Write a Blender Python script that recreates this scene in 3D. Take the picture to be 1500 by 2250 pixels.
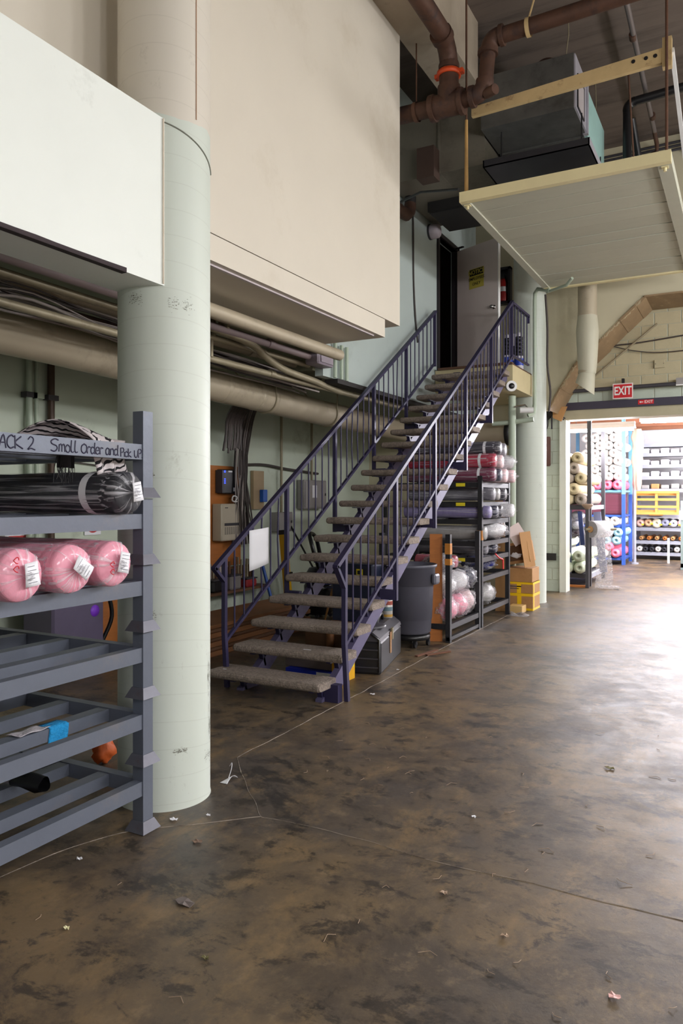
import bpy, math, random
from mathutils import Vector, Matrix, noise
random.seed(7)
scene = bpy.context.scene
for o in list(bpy.data.objects):
    bpy.data.objects.remove(o)
C = scene.collection
PI = math.pi

# ------------------------------------------------------------------ camera
cam_d = bpy.data.cameras.new('camera')
cam = bpy.data.objects.new('camera', cam_d)
C.objects.link(cam)
cam_d.sensor_fit = 'HORIZONTAL'
cam_d.sensor_width = 36.0
cam_d.lens = 36.0 * 1640.0 / 1500.0
cam_d.shift_y = -30.0 / 1500.0
cam.location = (0, 0, 1.6)
cam.rotation_euler = (math.radians(90), 0, math.radians(28.488))
cam_d.clip_end = 100
scene.camera = cam
# ------------------------------------------------------------------ world, exposure
w = bpy.data.worlds.new('world')
scene.world = w
w.use_nodes = True
w.node_tree.nodes['Background'].inputs[0].default_value = (0.60, 0.66, 0.75, 1)
w.node_tree.nodes['Background'].inputs[1].default_value = 0.05
scene.view_settings.view_transform = 'Standard'
scene.view_settings.look = 'None'
scene.view_settings.gamma = 1.0
scene.view_settings.use_curve_mapping = False
scene.view_settings.exposure = 0.0
HALL_POWER = 420.0          # each hall fluorescent fitting
FAR_POWER = 760.0           # each stockroom fitting


# ------------------------------------------------------------------ helpers
def lin(c):
    out = []
    for v in c[:3]:
        v = v / 255.0
        out.append(v / 12.92 if v <= 0.04045 else ((v + 0.055) / 1.055) ** 2.4)
    return tuple(out) + (1.0,)


MATS = {}


def M(name, rgb, rough=0.6, metal=0.0, var=0.10, scale=4.0, dirt=None, bump=None, stretch=(1, 1, 1), coat=0.0, spec=0.5, rnd=0.0):
    """procedural material: base colour with noise variation, optional dirt patches and relief"""
    if name in MATS:
        return MATS[name]
    m = bpy.data.materials.new(name)
    m.use_nodes = True
    nt = m.node_tree
    N, L = nt.nodes, nt.links
    b = N['Principled BSDF']
    b.inputs['Roughness'].default_value = rough
    b.inputs['Metallic'].default_value = metal
    b.inputs['Specular IOR Level'].default_value = spec
    if coat:
        b.inputs['Coat Weight'].default_value = coat
        b.inputs['Coat Roughness'].default_value = 0.12
    tc = N.new('ShaderNodeTexCoord')
    mp = N.new('ShaderNodeMapping')
    mp.inputs['Scale'].default_value = stretch
    L.new(tc.outputs['Object'], mp.inputs['Vector'])
    base = lin(rgb)
    no = N.new('ShaderNodeTexNoise')
    no.inputs['Scale'].default_value = scale
    no.inputs['Detail'].default_value = 6
    no.inputs['Roughness'].default_value = 0.62
    L.new(mp.outputs[0], no.inputs['Vector'])
    mx = N.new('ShaderNodeMix')
    mx.data_type = 'RGBA'
    mx.inputs[6].default_value = tuple(c * (1 - var * 1.6) for c in base[:3]) + (1,)
    mx.inputs[7].default_value = tuple(min(1, c * (1 + var * 1.6)) for c in base[:3]) + (1,)
    L.new(no.outputs['Fac'], mx.inputs[0])
    col = mx.outputs[2]
    if dirt:
        drgb, amt, dscale, thr = dirt
        n2 = N.new('ShaderNodeTexNoise')
        n2.inputs['Scale'].default_value = dscale
        n2.inputs['Detail'].default_value = 9
        n2.inputs['Roughness'].default_value = 0.7
        L.new(mp.outputs[0], n2.inputs['Vector'])
        rp = N.new('ShaderNodeMapRange')
        rp.inputs[1].default_value = thr
        rp.inputs[2].default_value = thr + 0.16
        rp.inputs[3].default_value = 0
        rp.inputs[4].default_value = amt
        L.new(n2.outputs['Fac'], rp.inputs[0])
        m2 = N.new('ShaderNodeMix')
        m2.data_type = 'RGBA'
        m2.inputs[7].default_value = lin(drgb)
        L.new(rp.outputs[0], m2.inputs[0])
        L.new(col, m2.inputs[6])
        col = m2.outputs[2]
    if rnd:
        oi = N.new('ShaderNodeObjectInfo')
        hv = N.new('ShaderNodeHueSaturation')
        mr = N.new('ShaderNodeMapRange')
        mr.inputs[3].default_value = 1 - rnd
        mr.inputs[4].default_value = 1 + rnd
        L.new(oi.outputs['Random'], mr.inputs[0])
        L.new(mr.outputs[0], hv.inputs['Value'])
        L.new(col, hv.inputs['Color'])
        col = hv.outputs[0]
    L.new(col, b.inputs['Base Color'])
    if bump:
        n3 = N.new('ShaderNodeTexNoise')
        n3.inputs['Scale'].default_value = bump[0]
        n3.inputs['Detail'].default_value = 5
        L.new(mp.outputs[0], n3.inputs['Vector'])
        bp = N.new('ShaderNodeBump')
        bp.inputs['Strength'].default_value = bump[1]
        bp.inputs['Distance'].default_value = 0.02
        L.new(n3.outputs['Fac'], bp.inputs['Height'])
        L.new(bp.outputs[0], b.inputs['Normal'])
    MATS[name] = m
    return m


def emit(name, rgb, strength):
    if name in MATS:
        return MATS[name]
    m = bpy.data.materials.new(name)
    m.use_nodes = True
    b = m.node_tree.nodes['Principled BSDF']
    b.inputs['Base Color'].default_value = lin(rgb)
    b.inputs['Emission Color'].default_value = lin(rgb)
    b.inputs['Emission Strength'].default_value = strength
    MATS[name] = m
    return m


def film_mat(name, rgb, opacity=0.3, nscale=9.0, crease=False):
    """thin clear plastic wrap: mostly see-through, crease highlights painted in as pale streaks"""
    if name in MATS:
        return MATS[name]
    m = bpy.data.materials.new(name)
    m.use_nodes = True
    nt = m.node_tree
    N, L = nt.nodes, nt.links
    b = N['Principled BSDF']
    b.inputs['Base Color'].default_value = lin(rgb)
    b.inputs['Roughness'].default_value = 0.12
    b.inputs['Specular IOR Level'].default_value = 0.9
    out = N['Material Output']
    tr = N.new('ShaderNodeBsdfTransparent')
    ms = N.new('ShaderNodeMixShader')
    tc = N.new('ShaderNodeTexCoord')
    no = N.new('ShaderNodeTexNoise')
    no.inputs['Scale'].default_value = nscale
    no.inputs['Detail'].default_value = 7
    no.inputs['Distortion'].default_value = 2.0
    mp = N.new('ShaderNodeMapping')
    mp.inputs['Scale'].default_value = (0.45, 1.6, 1.6)
    L.new(tc.outputs['Object'], mp.inputs['Vector'])
    L.new(mp.outputs[0], no.inputs['Vector'])
    if crease:
        at_ = N.new('ShaderNodeAttribute')
        at_.attribute_name = 'crease'
        L.new(at_.outputs['Vector'], no.inputs['Vector'])
        no.inputs['Distortion'].default_value = 0.6
    mr = N.new('ShaderNodeMapRange')
    mr.inputs[1].default_value = 0.40
    mr.inputs[2].default_value = 0.72
    mr.inputs[3].default_value = opacity * 0.35
    mr.inputs[4].default_value = min(1, opacity * 1.5)
    if crease:
        mr.inputs[1].default_value = 0.50
        mr.inputs[2].default_value = 0.66
        mr.inputs[3].default_value = opacity * 0.18
        mr.inputs[4].default_value = min(1, opacity * 2.6)
    L.new(no.outputs['Fac'], mr.inputs[0])
    bp = N.new('ShaderNodeBump')
    bp.inputs['Strength'].default_value = 0.9
    bp.inputs['Distance'].default_value = 0.012 if crease else 0.03
    L.new(no.outputs['Fac'], bp.inputs['Height'])
    L.new(bp.outputs[0], b.inputs['Normal'])
    L.new(mr.outputs[0], ms.inputs[0])
    L.new(tr.outputs[0], ms.inputs[1])
    L.new(b.outputs[0], ms.inputs[2])
    L.new(ms.outputs[0], out.inputs['Surface'])
    MATS[name] = m
    return m


def frame(d):
    d = Vector(d).normalized()
    a = Vector((0, 0, 1)) if abs(d.z) < 0.95 else Vector((0, 1, 0))
    u = a.cross(d).normalized()
    return u, d.cross(u).normalized()


def smoothpts(pts, k=6):
    P = [Vector(p) for p in pts]
    if len(P) < 3:
        return P
    Q = [P[0] * 2 - P[1]] + P + [P[-1] * 2 - P[-2]]
    out = []
    for i in range(1, len(Q) - 2):
        a, b_, c, d = Q[i - 1], Q[i], Q[i + 1], Q[i + 2]
        for j in range(k):
            t = j / k
            out.append(0.5 * ((2 * b_) + (c - a) * t + (2 * a - 5 * b_ + 4 * c - d) * t * t + (3 * b_ - a - 3 * c + d) * t ** 3))
    out.append(P[-1])
    return out


class MB:
    def __init__(self):
        self.v, self.f, self.s = [], [], []

    def add(self, vs, fs, smooth=False):
        k = len(self.v)
        self.v += [Vector(p) for p in vs]
        self.f += [tuple(i + k for i in f) for f in fs]
        self.s += [smooth] * len(fs)
        return self

    def box(self, x0, x1, y0, y1, z0, z1):
        return self.add([(x0, y0, z0), (x1, y0, z0), (x1, y1, z0), (x0, y1, z0), (x0, y0, z1), (x1, y0, z1), (x1, y1, z1), (x0, y1, z1)],
                        [(0, 3, 2, 1), (4, 5, 6, 7), (0, 1, 5, 4), (1, 2, 6, 5), (2, 3, 7, 6), (3, 0, 4, 7)])

    def bbox(self, x0, x1, y0, y1, z0, z1, b=0.01):
        """box with chamfered vertical edges and top"""
        def ring(i, z):
            return [(x0 + i, y0, z), (x1 - i, y0, z), (x1, y0 + i, z), (x1, y1 - i, z), (x1 - i, y1, z), (x0 + i, y1, z), (x0, y1 - i, z), (x0, y0 + i, z)]
        def inner(z):
            return [(x0 + b, y0 + b * .6, z), (x1 - b, y0 + b * .6, z), (x1 - b * .6, y0 + b, z), (x1 - b * .6, y1 - b, z), (x1 - b, y1 - b * .6, z), (x0 + b, y1 - b * .6, z), (x0 + b * .6, y1 - b, z), (x0 + b * .6, y0 + b, z)]
        R = [inner(z0), ring(b, z0 + b), ring(b, z1 - b), inner(z1)]
        vs = [p for r in R for p in r]
        fs = []
        for k in range(3):
            for i in range(8):
                j = (i + 1) % 8
                fs.append((k * 8 + i, k * 8 + j, k * 8 + 8 + j, k * 8 + 8 + i))
        fs.append(tuple(range(7, -1, -1)))
        fs.append(tuple(range(24, 32)))
        return self.add(vs, fs)

    def beam(self, p0, p1, wd, h, up=(0, 0, 1)):
        """rectangular bar from p0 to p1, width wd across, h along up"""
        p0, p1 = Vector(p0), Vector(p1)
        d = (p1 - p0).normalized()
        up = Vector(up)
        s = d.cross(up)
        if s.length < 1e-4:
            s = Vector((1, 0, 0))
        s.normalize()
        t = s.cross(d).normalized()
        vs = []
        for p in (p0, p1):
            for a, b_ in ((-1, -1), (1, -1), (1, 1), (-1, 1)):
                vs.append(p + s * (a * wd / 2) + t * (b_ * h / 2))
        return self.add(vs, [(0, 3, 2, 1), (4, 5, 6, 7), (0, 1, 5, 4), (1, 2, 6, 5), (2, 3, 7, 6), (3, 0, 4, 7)])

    def cyl(self, p0, p1, r0, r1=None, n=14, caps=True):
        r1 = r0 if r1 is None else r1
        p0, p1 = Vector(p0), Vector(p1)
        u, v = frame(p1 - p0)
        vs = []
        for p, r in ((p0, r0), (p1, r1)):
            for i in range(n):
                a = 2 * PI * i / n
                vs.append(p + u * (math.cos(a) * r) + v * (math.sin(a) * r))
        self.add(vs, [(i, (i + 1) % n, n + (i + 1) % n, n + i) for i in range(n)], True)
        if caps:
            self.add(vs[:n], [tuple(range(n - 1, -1, -1))])
            self.add(vs[n:], [tuple(range(n))])
        return self

    def tube(self, pts, r, n=6, caps=True, rs=None):
        P = [Vector(p) for p in pts]
        vs, fs = [], []
        pu = None
        for i, p in enumerate(P):
            d = (P[min(i + 1, len(P) - 1)] - P[max(i - 1, 0)])
            if d.length < 1e-7:
                d = Vector((0, 0, 1))
            d.normalize()
            if pu is None:
                u, v = frame(d)
            else:
                u = pu - d * pu.dot(d)
                if u.length < 1e-5:
                    u, _ = frame(d)
                u.normalize()
                v = d.cross(u)
            pu = u
            rr = rs[i] if rs else r
            for k in range(n):
                a = 2 * PI * k / n
                vs.append(p + u * (math.cos(a) * rr) + v * (math.sin(a) * rr))
        for i in range(len(P) - 1):
            for k in range(n):
                fs.append((i * n + k, i * n + (k + 1) % n, (i + 1) * n + (k + 1) % n, (i + 1) * n + k))
        self.add(vs, fs, True)
        if caps:
            self.add(vs[:n], [tuple(range(n - 1, -1, -1))])
            self.add(vs[-n:], [tuple(range(n))])
        return self

    def lathe(self, prof, n=24, c=(0, 0, 0), axis='z', wob=None, smooth=True, close=True):
        """prof: list of (r, h) along axis"""
        vs, fs = [], []
        c = Vector(c)
        for k, (r, h) in enumerate(prof):
            for i in range(n):
                a = 2 * PI * i / n
                rr = r * (1 + (wob(a, h) if wob else 0))
                x, y = math.cos(a) * rr, math.sin(a) * rr
                q = {'z': (x, y, h), 'x': (h, x, y), 'y': (y, h, x)}[axis]
                vs.append(c + Vector(q))
        for k in range(len(prof) - 1):
            for i in range(n):
                fs.append((k * n + i, k * n + (i + 1) % n, (k + 1) * n + (i + 1) % n, (k + 1) * n + i))
        self.add(vs, fs, smooth)
        if close:
            if prof[0][0] > 1e-5:
                self.add(vs[:n], [tuple(range(n - 1, -1, -1))])
            if prof[-1][0] > 1e-5:
                self.add(vs[-n:], [tuple(range(n))])
        return self

    def prism(self, poly, axis, a, b_):
        """poly of 2-D points extruded along axis from a to b_; axis x: (y,z) axis y: (x,z) axis z: (x,y)"""
        def q(p, t):
            return {'x': (t, p[0], p[1]), 'y': (p[0], t, p[1]), 'z': (p[0], p[1], t)}[axis]
        n = len(poly)
        self.add([q(p, a) for p in poly] + [q(p, b_) for p in poly],
                 [(i, (i + 1) % n, n + (i + 1) % n, n + i) for i in range(n)] + [tuple(range(n - 1, -1, -1)), tuple(range(n, 2 * n))])
        return self

    def blob(self, c, rx, ry, rz, amp=0.15, freq=3.0, seed=0, nu=20, nv=12, flat=None):
        vs, fs = [], []
        c = Vector(c)
        for j in range(nv + 1):
            t = PI * j / nv
            for i in range(nu):
                a = 2 * PI * i / nu
                d = Vector((math.sin(t) * math.cos(a), math.sin(t) * math.sin(a), math.cos(t)))
                k = 1 + amp * noise.noise(d * freq + Vector((seed * 7.3, seed * 3.1, seed)))
                p = Vector((d.x * rx * k, d.y * ry * k, d.z * rz * k))
                if flat is not None and p.z < -rz * flat:
                    p.z = -rz * flat
                vs.append(c + p)
        for j in range(nv):
            for i in range(nu):
                fs.append((j * nu + i, (j + 1) * nu + i, (j + 1) * nu + (i + 1) % nu, j * nu + (i + 1) % nu))
        return self.add(vs, fs, True)

    def sheet(self, fn, nu, nv, thick=0.0):
        """surface fn(u,v) with real thickness"""
        g = [[Vector(fn(i / nu, j / nv)) for j in range(nv + 1)] for i in range(nu + 1)]
        vs = [p for r in g for p in r]
        k = nv + 1
        fs = [(i * k + j, (i + 1) * k + j, (i + 1) * k + j + 1, i * k + j + 1) for i in range(nu) for j in range(nv)]
        if thick:
            nr = []
            for i in range(nu + 1):
                for j in range(nv + 1):
                    du = g[min(i + 1, nu)][j] - g[max(i - 1, 0)][j]
                    dv = g[i][min(j + 1, nv)] - g[i][max(j - 1, 0)]
                    nn = du.cross(dv)
                    nr.append(nn.normalized() if nn.length > 1e-9 else Vector((0, 0, 1)))
            n0 = len(vs)
            vs = vs + [p - n_ * thick for p, n_ in zip(vs, nr)]
            fs = fs + [tuple(n0 + q for q in reversed(f)) for f in fs]
            edge = [(i * k) for i in range(nu + 1)] + [nu * k + j for j in range(1, nv + 1)] + [i * k + nv for i in range(nu - 1, -1, -1)] + [j for j in range(nv - 1, 0, -1)]
            for a, b_ in zip(edge, edge[1:] + edge[:1]):
                fs.append((b_, a, n0 + a, n0 + b_))
        return self.add(vs, fs, True)

    def xf(self, mtx):
        self.v = [mtx @ p for p in self.v]
        return self


def make(name, mb, mat, loc):
    me = bpy.data.meshes.new(name)
    L0 = Vector(loc)
    me.from_pydata([tuple(p - L0) for p in mb.v], [], mb.f)
    me.polygons.foreach_set('use_smooth', mb.s)
    me.materials.append(mat)
    me.update()
    o = bpy.data.objects.new(name, me)
    C.objects.link(o)
    return o


def tag(o, label=None, cat=None, group=None, kind=None):
    if label:
        o['label'] = label
    if cat:
        o['category'] = cat
    if group:
        o['group'] = group
    if kind:
        o['kind'] = kind
    return o


def wloc(o):
    p = Vector(o.location)
    while o.parent:
        o = o.parent
        p += Vector(o.location)
    return p


def part(name, mb, mat, parent, label=None, kind=None):
    """child mesh whose vertices are given in world coordinates (parents unrotated at build time)"""
    o = make(name, mb, mat, wloc(parent))
    o.parent = parent
    if label:
        o['label'] = label
    if kind:
        o['kind'] = kind
    return o


def share(src, name, parent, loc):
    """another child sharing src's mesh, offset by loc in the parent's space"""
    o = src.copy()
    o.name = name
    C.objects.link(o)
    o.parent = parent
    o.location = loc
    return o


def thing(name, label, cat, loc=(0, 0, 0), group=None):
    o = bpy.data.objects.new(name, None)
    C.objects.link(o)
    o.empty_display_size = 0.1
    o.location = loc
    return tag(o, label, cat, group)


def solo(name, mb, mat, label, cat, group=None):
    """a thing that is one mesh, origin at its base"""
    xs = [p.x for p in mb.v]
    ys = [p.y for p in mb.v]
    zs = [p.z for p in mb.v]
    loc = ((min(xs) + max(xs)) / 2, (min(ys) + max(ys)) / 2, min(zs))
    o = make(name, mb, mat, loc)
    o.location = loc
    return tag(o, label, cat, group)


def struct(name, mb, mat, label=None):
    o = make(name, mb, mat, (0, 0, 0))
    o['kind'] = 'structure'
    if label:
        o['label'] = label
    return o


def dup(root, loc, rotz=None, label=None, group=None):
    r = root.copy()
    C.objects.link(r)
    r.location = loc
    if rotz is not None:
        r.rotation_euler = (0, 0, rotz)
    if label:
        r['label'] = label
    if group:
        r['group'] = group
    for ch in list(root.children):
        c = ch.copy()
        C.objects.link(c)
        c.parent = r
        for g in ch.children:
            d = g.copy()
            C.objects.link(d)
            d.parent = c
    return r


def text_mb(s, size, align='CENTER', bold=0.0):
    """flat lettering as mesh data in the local xy plane"""
    cu = bpy.data.curves.new('txt', 'FONT')
    cu.body = s
    cu.size = size
    cu.align_x = align
    cu.align_y = 'CENTER'
    cu.offset = bold
    cu.extrude = 0.0006
    cu.resolution_u = 3
    o = bpy.data.objects.new('txt', cu)
    C.objects.link(o)
    dg = bpy.context.evaluated_depsgraph_get()
    me = bpy.data.meshes.new_from_object(o.evaluated_get(dg))
    mb = MB()
    mb.add([v.co.copy() for v in me.vertices], [tuple(p.vertices) for p in me.polygons])
    bpy.data.objects.remove(o)
    bpy.data.meshes.remove(me)
    bpy.data.curves.remove(cu)
    return mb


def facing(origin, right, up):
    r, u = Vector(right).normalized(), Vector(up).normalized()
    n = r.cross(u)
    return Matrix(((r.x, u.x, n.x, origin[0]), (r.y, u.y, n.y, origin[1]), (r.z, u.z, n.z, origin[2]), (0, 0, 0, 1)))

# ------------------------------------------------------------------ special materials
def floor_material():
    m = bpy.data.materials.new('worn_concrete_floor')
    m.use_nodes = True
    nt = m.node_tree
    N, L = nt.nodes, nt.links
    b = N['Principled BSDF']
    tc = N.new('ShaderNodeTexCoord')

    def nz(scale, detail=8, rough=0.65, dist=0.0, st=(1, 1, 1), off=(0, 0, 0)):
        mp = N.new('ShaderNodeMapping')
        mp.inputs['Scale'].default_value = st
        mp.inputs['Location'].default_value = off
        L.new(tc.outputs['Object'], mp.inputs['Vector'])
        n = N.new('ShaderNodeTexNoise')
        n.inputs['Scale'].default_value = scale
        n.inputs['Detail'].default_value = detail
        n.inputs['Roughness'].default_value = rough
        n.inputs['Distortion'].default_value = dist
        L.new(mp.outputs[0], n.inputs['Vector'])
        return n.outputs['Fac']

    def rng(s, a, b_, c=0.0, d=1.0):
        r = N.new('ShaderNodeMapRange')
        r.inputs[1].default_value = a
        r.inputs[2].default_value = b_
        r.inputs[3].default_value = c
        r.inputs[4].default_value = d
        L.new(s, r.inputs[0])
        return r.outputs[0]

    def mix(f, a, b_):
        x = N.new('ShaderNodeMix')
        x.data_type = 'RGBA'
        L.new(f, x.inputs[0])
        for sock, val in ((x.inputs[6], a), (x.inputs[7], b_)):
            if isinstance(val, tuple):
                sock.default_value = lin(val)
            else:
                L.new(val, sock)
        return x.outputs[2]
    big = nz(0.45, 8, 0.66, 0.2)
    mid = nz(1.5, 14, 0.74, 0.3)
    fine = nz(34, 10, 0.8)
    blot = nz(1.0, 14, 0.72, 0.5, off=(3.3, 8.1, 0))
    spk = nz(6, 14, 0.78, 0.2, off=(5.1, 0.7, 0))
    spot = nz(3.2, 14, 0.74, 0.3, st=(1.0, 1.5, 1), off=(2.1, 9.7, 0))
    scr2 = nz(2.4, 12, 0.78, 0.1, st=(1.6, 0.8, 1), off=(7, 3, 0))
    c = mix(rng(big, 0.42, 0.58), (76, 68, 61), (112, 93, 66))
    c = mix(rng(scr2, 0.50, 0.62, 0, 0.65), c, (128, 105, 72))
    c = mix(rng(mid, 0.48, 0.58, 0, 0.7), c, (60, 51, 44))
    c = mix(rng(spot, 0.545, 0.60, 0, 0.75), c, (36, 31, 28))
    c = mix(rng(blot, 0.575, 0.625, 0, 0.85), c, (34, 31, 31))
    c = mix(rng(spk, 0.56, 0.66, 0, 0.45), c, (138, 118, 90))
    c = mix(rng(spk, 0.36, 0.45, 0.8, 0.0), c, (28, 25, 24))
    c = mix(rng(fine, 0.56, 0.72, 0, 0.28), c, (142, 126, 104))
    L.new(c, b.inputs['Base Color'])
    ro = N.new('ShaderNodeMath')
    ro.operation = 'ADD'
    L.new(rng(mid, 0.35, 0.65, 0.30, 0.42), ro.inputs[0])
    L.new(rng(spk, 0.3, 0.7, 0.0, 0.18), ro.inputs[1])
    L.new(ro.outputs[0], b.inputs['Roughness'])
    b.inputs['Specular IOR Level'].default_value = 0.55
    bp = N.new('ShaderNodeBump')
    bp.inputs['Strength'].default_value = 0.25
    bp.inputs['Distance'].default_value = 0.008
    L.new(spk, bp.inputs['Height'])
    L.new(bp.outputs[0], b.inputs['Normal'])
    return m


def column_material(name, split):
    """painted spiral-formed concrete column: green below split (ragged edge), cream above"""
    m = bpy.data.materials.new(name)
    m.use_nodes = True
    nt = m.node_tree
    N, L = nt.nodes, nt.links
    b = N['Principled BSDF']
    b.inputs['Roughness'].default_value = 0.5
    tc = N.new('ShaderNodeTexCoord')
    sp = N.new('ShaderNodeSeparateXYZ')
    L.new(tc.outputs['Object'], sp.inputs[0])
    no = N.new('ShaderNodeTexNoise')
    no.inputs['Scale'].default_value = 5
    no.inputs['Detail'].default_value = 6
    L.new(tc.outputs['Object'], no.inputs['Vector'])
    ad = N.new('ShaderNodeMath')
    ad.operation = 'MULTIPLY_ADD'
    ad.inputs[1].default_value = 0.08
    L.new(no.outputs['Fac'], ad.inputs[0])
    L.new(sp.outputs['Z'], ad.inputs[2])
    gt = N.new('ShaderNodeMath')
    gt.operation = 'GREATER_THAN'
    gt.inputs[1].default_value = split + 0.04
    L.new(ad.outputs[0], gt.inputs[0])
    mx = N.new('ShaderNodeMix')
    mx.data_type = 'RGBA'
    mx.inputs[6].default_value = lin((206, 213, 204))
    mx.inputs[7].default_value = lin((214, 207, 195))
    L.new(gt.outputs[0], mx.inputs[0])
    # scuffs and stains
    n2 = N.new('ShaderNodeTexNoise')
    n2.inputs['Scale'].default_value = 3.2
    n2.inputs['Detail'].default_value = 12
    n2.inputs['Roughness'].default_value = 0.78
    mp = N.new('ShaderNodeMapping')
    mp.inputs['Scale'].default_value = (1.3, 1.3, 1.0)
    L.new(tc.outputs['Object'], mp.inputs['Vector'])
    L.new(mp.outputs[0], n2.inputs['Vector'])
    rr = N.new('ShaderNodeMapRange')
    rr.inputs[1].default_value = 0.60
    rr.inputs[2].default_value = 0.74
    rr.inputs[4].default_value = 0.55
    L.new(n2.outputs['Fac'], rr.inputs[0])
    m2 = N.new('ShaderNodeMix')
    m2.data_type = 'RGBA'
    m2.inputs[7].default_value = lin((128, 122, 108))
    L.new(rr.outputs[0], m2.inputs[0])
    L.new(mx.outputs[2], m2.inputs[6])
    L.new(m2.outputs[2], b.inputs['Base Color'])
    # spiral form lines: bump, with seam shading also put in as darker colour
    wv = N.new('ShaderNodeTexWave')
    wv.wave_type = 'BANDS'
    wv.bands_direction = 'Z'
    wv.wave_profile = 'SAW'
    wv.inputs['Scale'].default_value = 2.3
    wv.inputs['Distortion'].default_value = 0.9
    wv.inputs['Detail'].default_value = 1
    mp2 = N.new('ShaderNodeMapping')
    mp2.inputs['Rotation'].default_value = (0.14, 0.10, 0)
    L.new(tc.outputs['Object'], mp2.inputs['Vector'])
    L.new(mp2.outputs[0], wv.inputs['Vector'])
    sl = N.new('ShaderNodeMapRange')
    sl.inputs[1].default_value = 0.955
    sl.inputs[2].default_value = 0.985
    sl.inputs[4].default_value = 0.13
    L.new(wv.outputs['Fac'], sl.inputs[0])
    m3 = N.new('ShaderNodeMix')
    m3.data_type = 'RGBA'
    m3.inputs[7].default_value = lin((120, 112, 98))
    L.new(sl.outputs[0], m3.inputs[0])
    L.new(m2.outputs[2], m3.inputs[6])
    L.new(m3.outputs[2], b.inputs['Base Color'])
    bp = N.new('ShaderNodeBump')
    bp.inputs['Strength'].default_value = 0.3
    bp.inputs['Distance'].default_value = 0.006
    L.new(wv.outputs['Fac'], bp.inputs['Height'])
    L.new(bp.outputs[0], b.inputs['Normal'])
    return m


WHITE = M('white_painted_plaster', (233, 237, 232), 0.55, var=0.03, scale=2, dirt=((176, 178, 170), 0.5, 1.6, 0.63), bump=(6, 0.05))
CREAM = M('cream_painted_plaster', (219, 211, 197), 0.55, var=0.04, scale=1.2, dirt=((200, 189, 170), 0.6, 0.8, 0.56), bump=(8, 0.04))
GREENW = M('pale_green_wall_paint', (196, 206, 190), 0.6, var=0.05, scale=2, dirt=((120, 126, 108), 0.6, 1.7, 0.58), bump=(10, 0.05))
TEALW = M('pale_teal_wall_paint', (180, 192, 190), 0.55, var=0.05, scale=1.5, dirt=((140, 150, 144), 0.5, 1.2, 0.58), bump=(9, 0.04))
BEIGEW = M('beige_wall_paint', (203, 195, 168), 0.6, var=0.05, scale=1.4, dirt=((160, 148, 118), 0.5, 1.1, 0.58))
CONC = M('dark_ceiling_concrete', (100, 88, 80), 0.85, var=0.22, scale=1.6, dirt=((60, 52, 48), 0.7, 2.2, 0.52), stretch=(0.25, 1.6, 1), bump=(12, 0.2))
BEAMC = M('beam_concrete', (168, 155, 138), 0.8, var=0.15, scale=2.5, dirt=((104, 92, 76), 0.8, 1.6, 0.55), bump=(14, 0.15))
BLOCKM = M('painted_block', (188, 198, 184), 0.65, var=0.06, scale=7, dirt=((140, 142, 126), 0.5, 3, 0.6), bump=(40, 0.12), rnd=0.05)
BLOCKB = M('tan_painted_block', (180, 170, 140), 0.7, var=0.06, scale=7, dirt=((130, 118, 92), 0.5, 3, 0.6), bump=(40, 0.12), rnd=0.05)
MORTAR = M('painted_mortar', (176, 180, 164), 0.8)
DARKST = M('dark_painted_steel', (62, 60, 66), 0.5, var=0.1, scale=6)
BLACKM = M('black_steel', (24, 23, 26), 0.5, var=0.15, scale=8)
RACKM = M('grey_rack_steel', (104, 110, 124), 0.42, 0.25, var=0.08, scale=5, dirt=((128, 122, 122), 0.55, 3.5, 0.55), bump=(30, 0.05))
RUSTEDGE = M('worn_steel_foot', (104, 104, 114), 0.5, 0.4, var=0.15, scale=14, dirt=((110, 74, 56), 0.7, 10, 0.58))
PURPLE = M('purple_rail_paint', (48, 43, 76), 0.48, 0.1, var=0.12, scale=7, dirt=((92, 70, 72), 0.6, 9, 0.62))
PURPLEL = M('violet_grey_stringer_paint', (92, 86, 118), 0.5, 0.1, var=0.1, scale=5, dirt=((70, 64, 84), 0.6, 3, 0.56))
TREADM = M('aggregate_tread', (138, 125, 115), 0.8, var=0.6, scale=48, dirt=((70, 60, 54), 0.55, 7, 0.54), bump=(90, 0.6), rnd=0.07)
RUST = M('rusty_cast_iron', (84, 58, 46), 0.6, 0.3, var=0.3, scale=6, dirt=((52, 42, 44), 0.8, 5, 0.5), bump=(20, 0.15))
ORANGEP = M('orange_pipe_clamp', (206, 74, 30), 0.5, var=0.15, scale=12)
GALV = M('galvanized_duct', (112, 112, 110), 0.45, 0.55, var=0.25, scale=5, dirt=((70, 68, 64), 0.5, 3, 0.52))
SILVER = M('bright_foil_duct', (206, 204, 216), 0.35, 0.5, var=0.08, scale=5)
TEALI = M('teal_duct_insulation', (150, 186, 182), 0.6, var=0.1, scale=4, stretch=(1, 3, 1))
DUCTB = M('cream_round_duct', (176, 164, 142), 0.5, 0.1, var=0.07, scale=3, dirt=((120, 108, 90), 0.6, 2.2, 0.56))
PLANKM = M('cream_painted_plank', (184, 184, 168), 0.6, var=0.05, scale=3, dirt=((160, 152, 124), 0.5, 3.0, 0.6), stretch=(0.5, 3, 1), rnd=0.04)
FASCIA = M('yellowed_cream_fascia', (222, 210, 166), 0.55, var=0.05, scale=4, dirt=((150, 120, 80), 0.7, 6, 0.64))
STRUTM = M('tan_strut_paint', (196, 170, 124), 0.6, var=0.12, scale=6, dirt=((120, 84, 54), 0.8, 9, 0.57))
CONDUIT = M('beige_conduit', (150, 140, 116), 0.5, 0.2, var=0.1, scale=6, dirt=((96, 84, 66), 0.6, 4, 0.55))
GREENPIPE = M('green_painted_pipe', (176, 190, 172), 0.5, var=0.06, scale=6)
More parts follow.
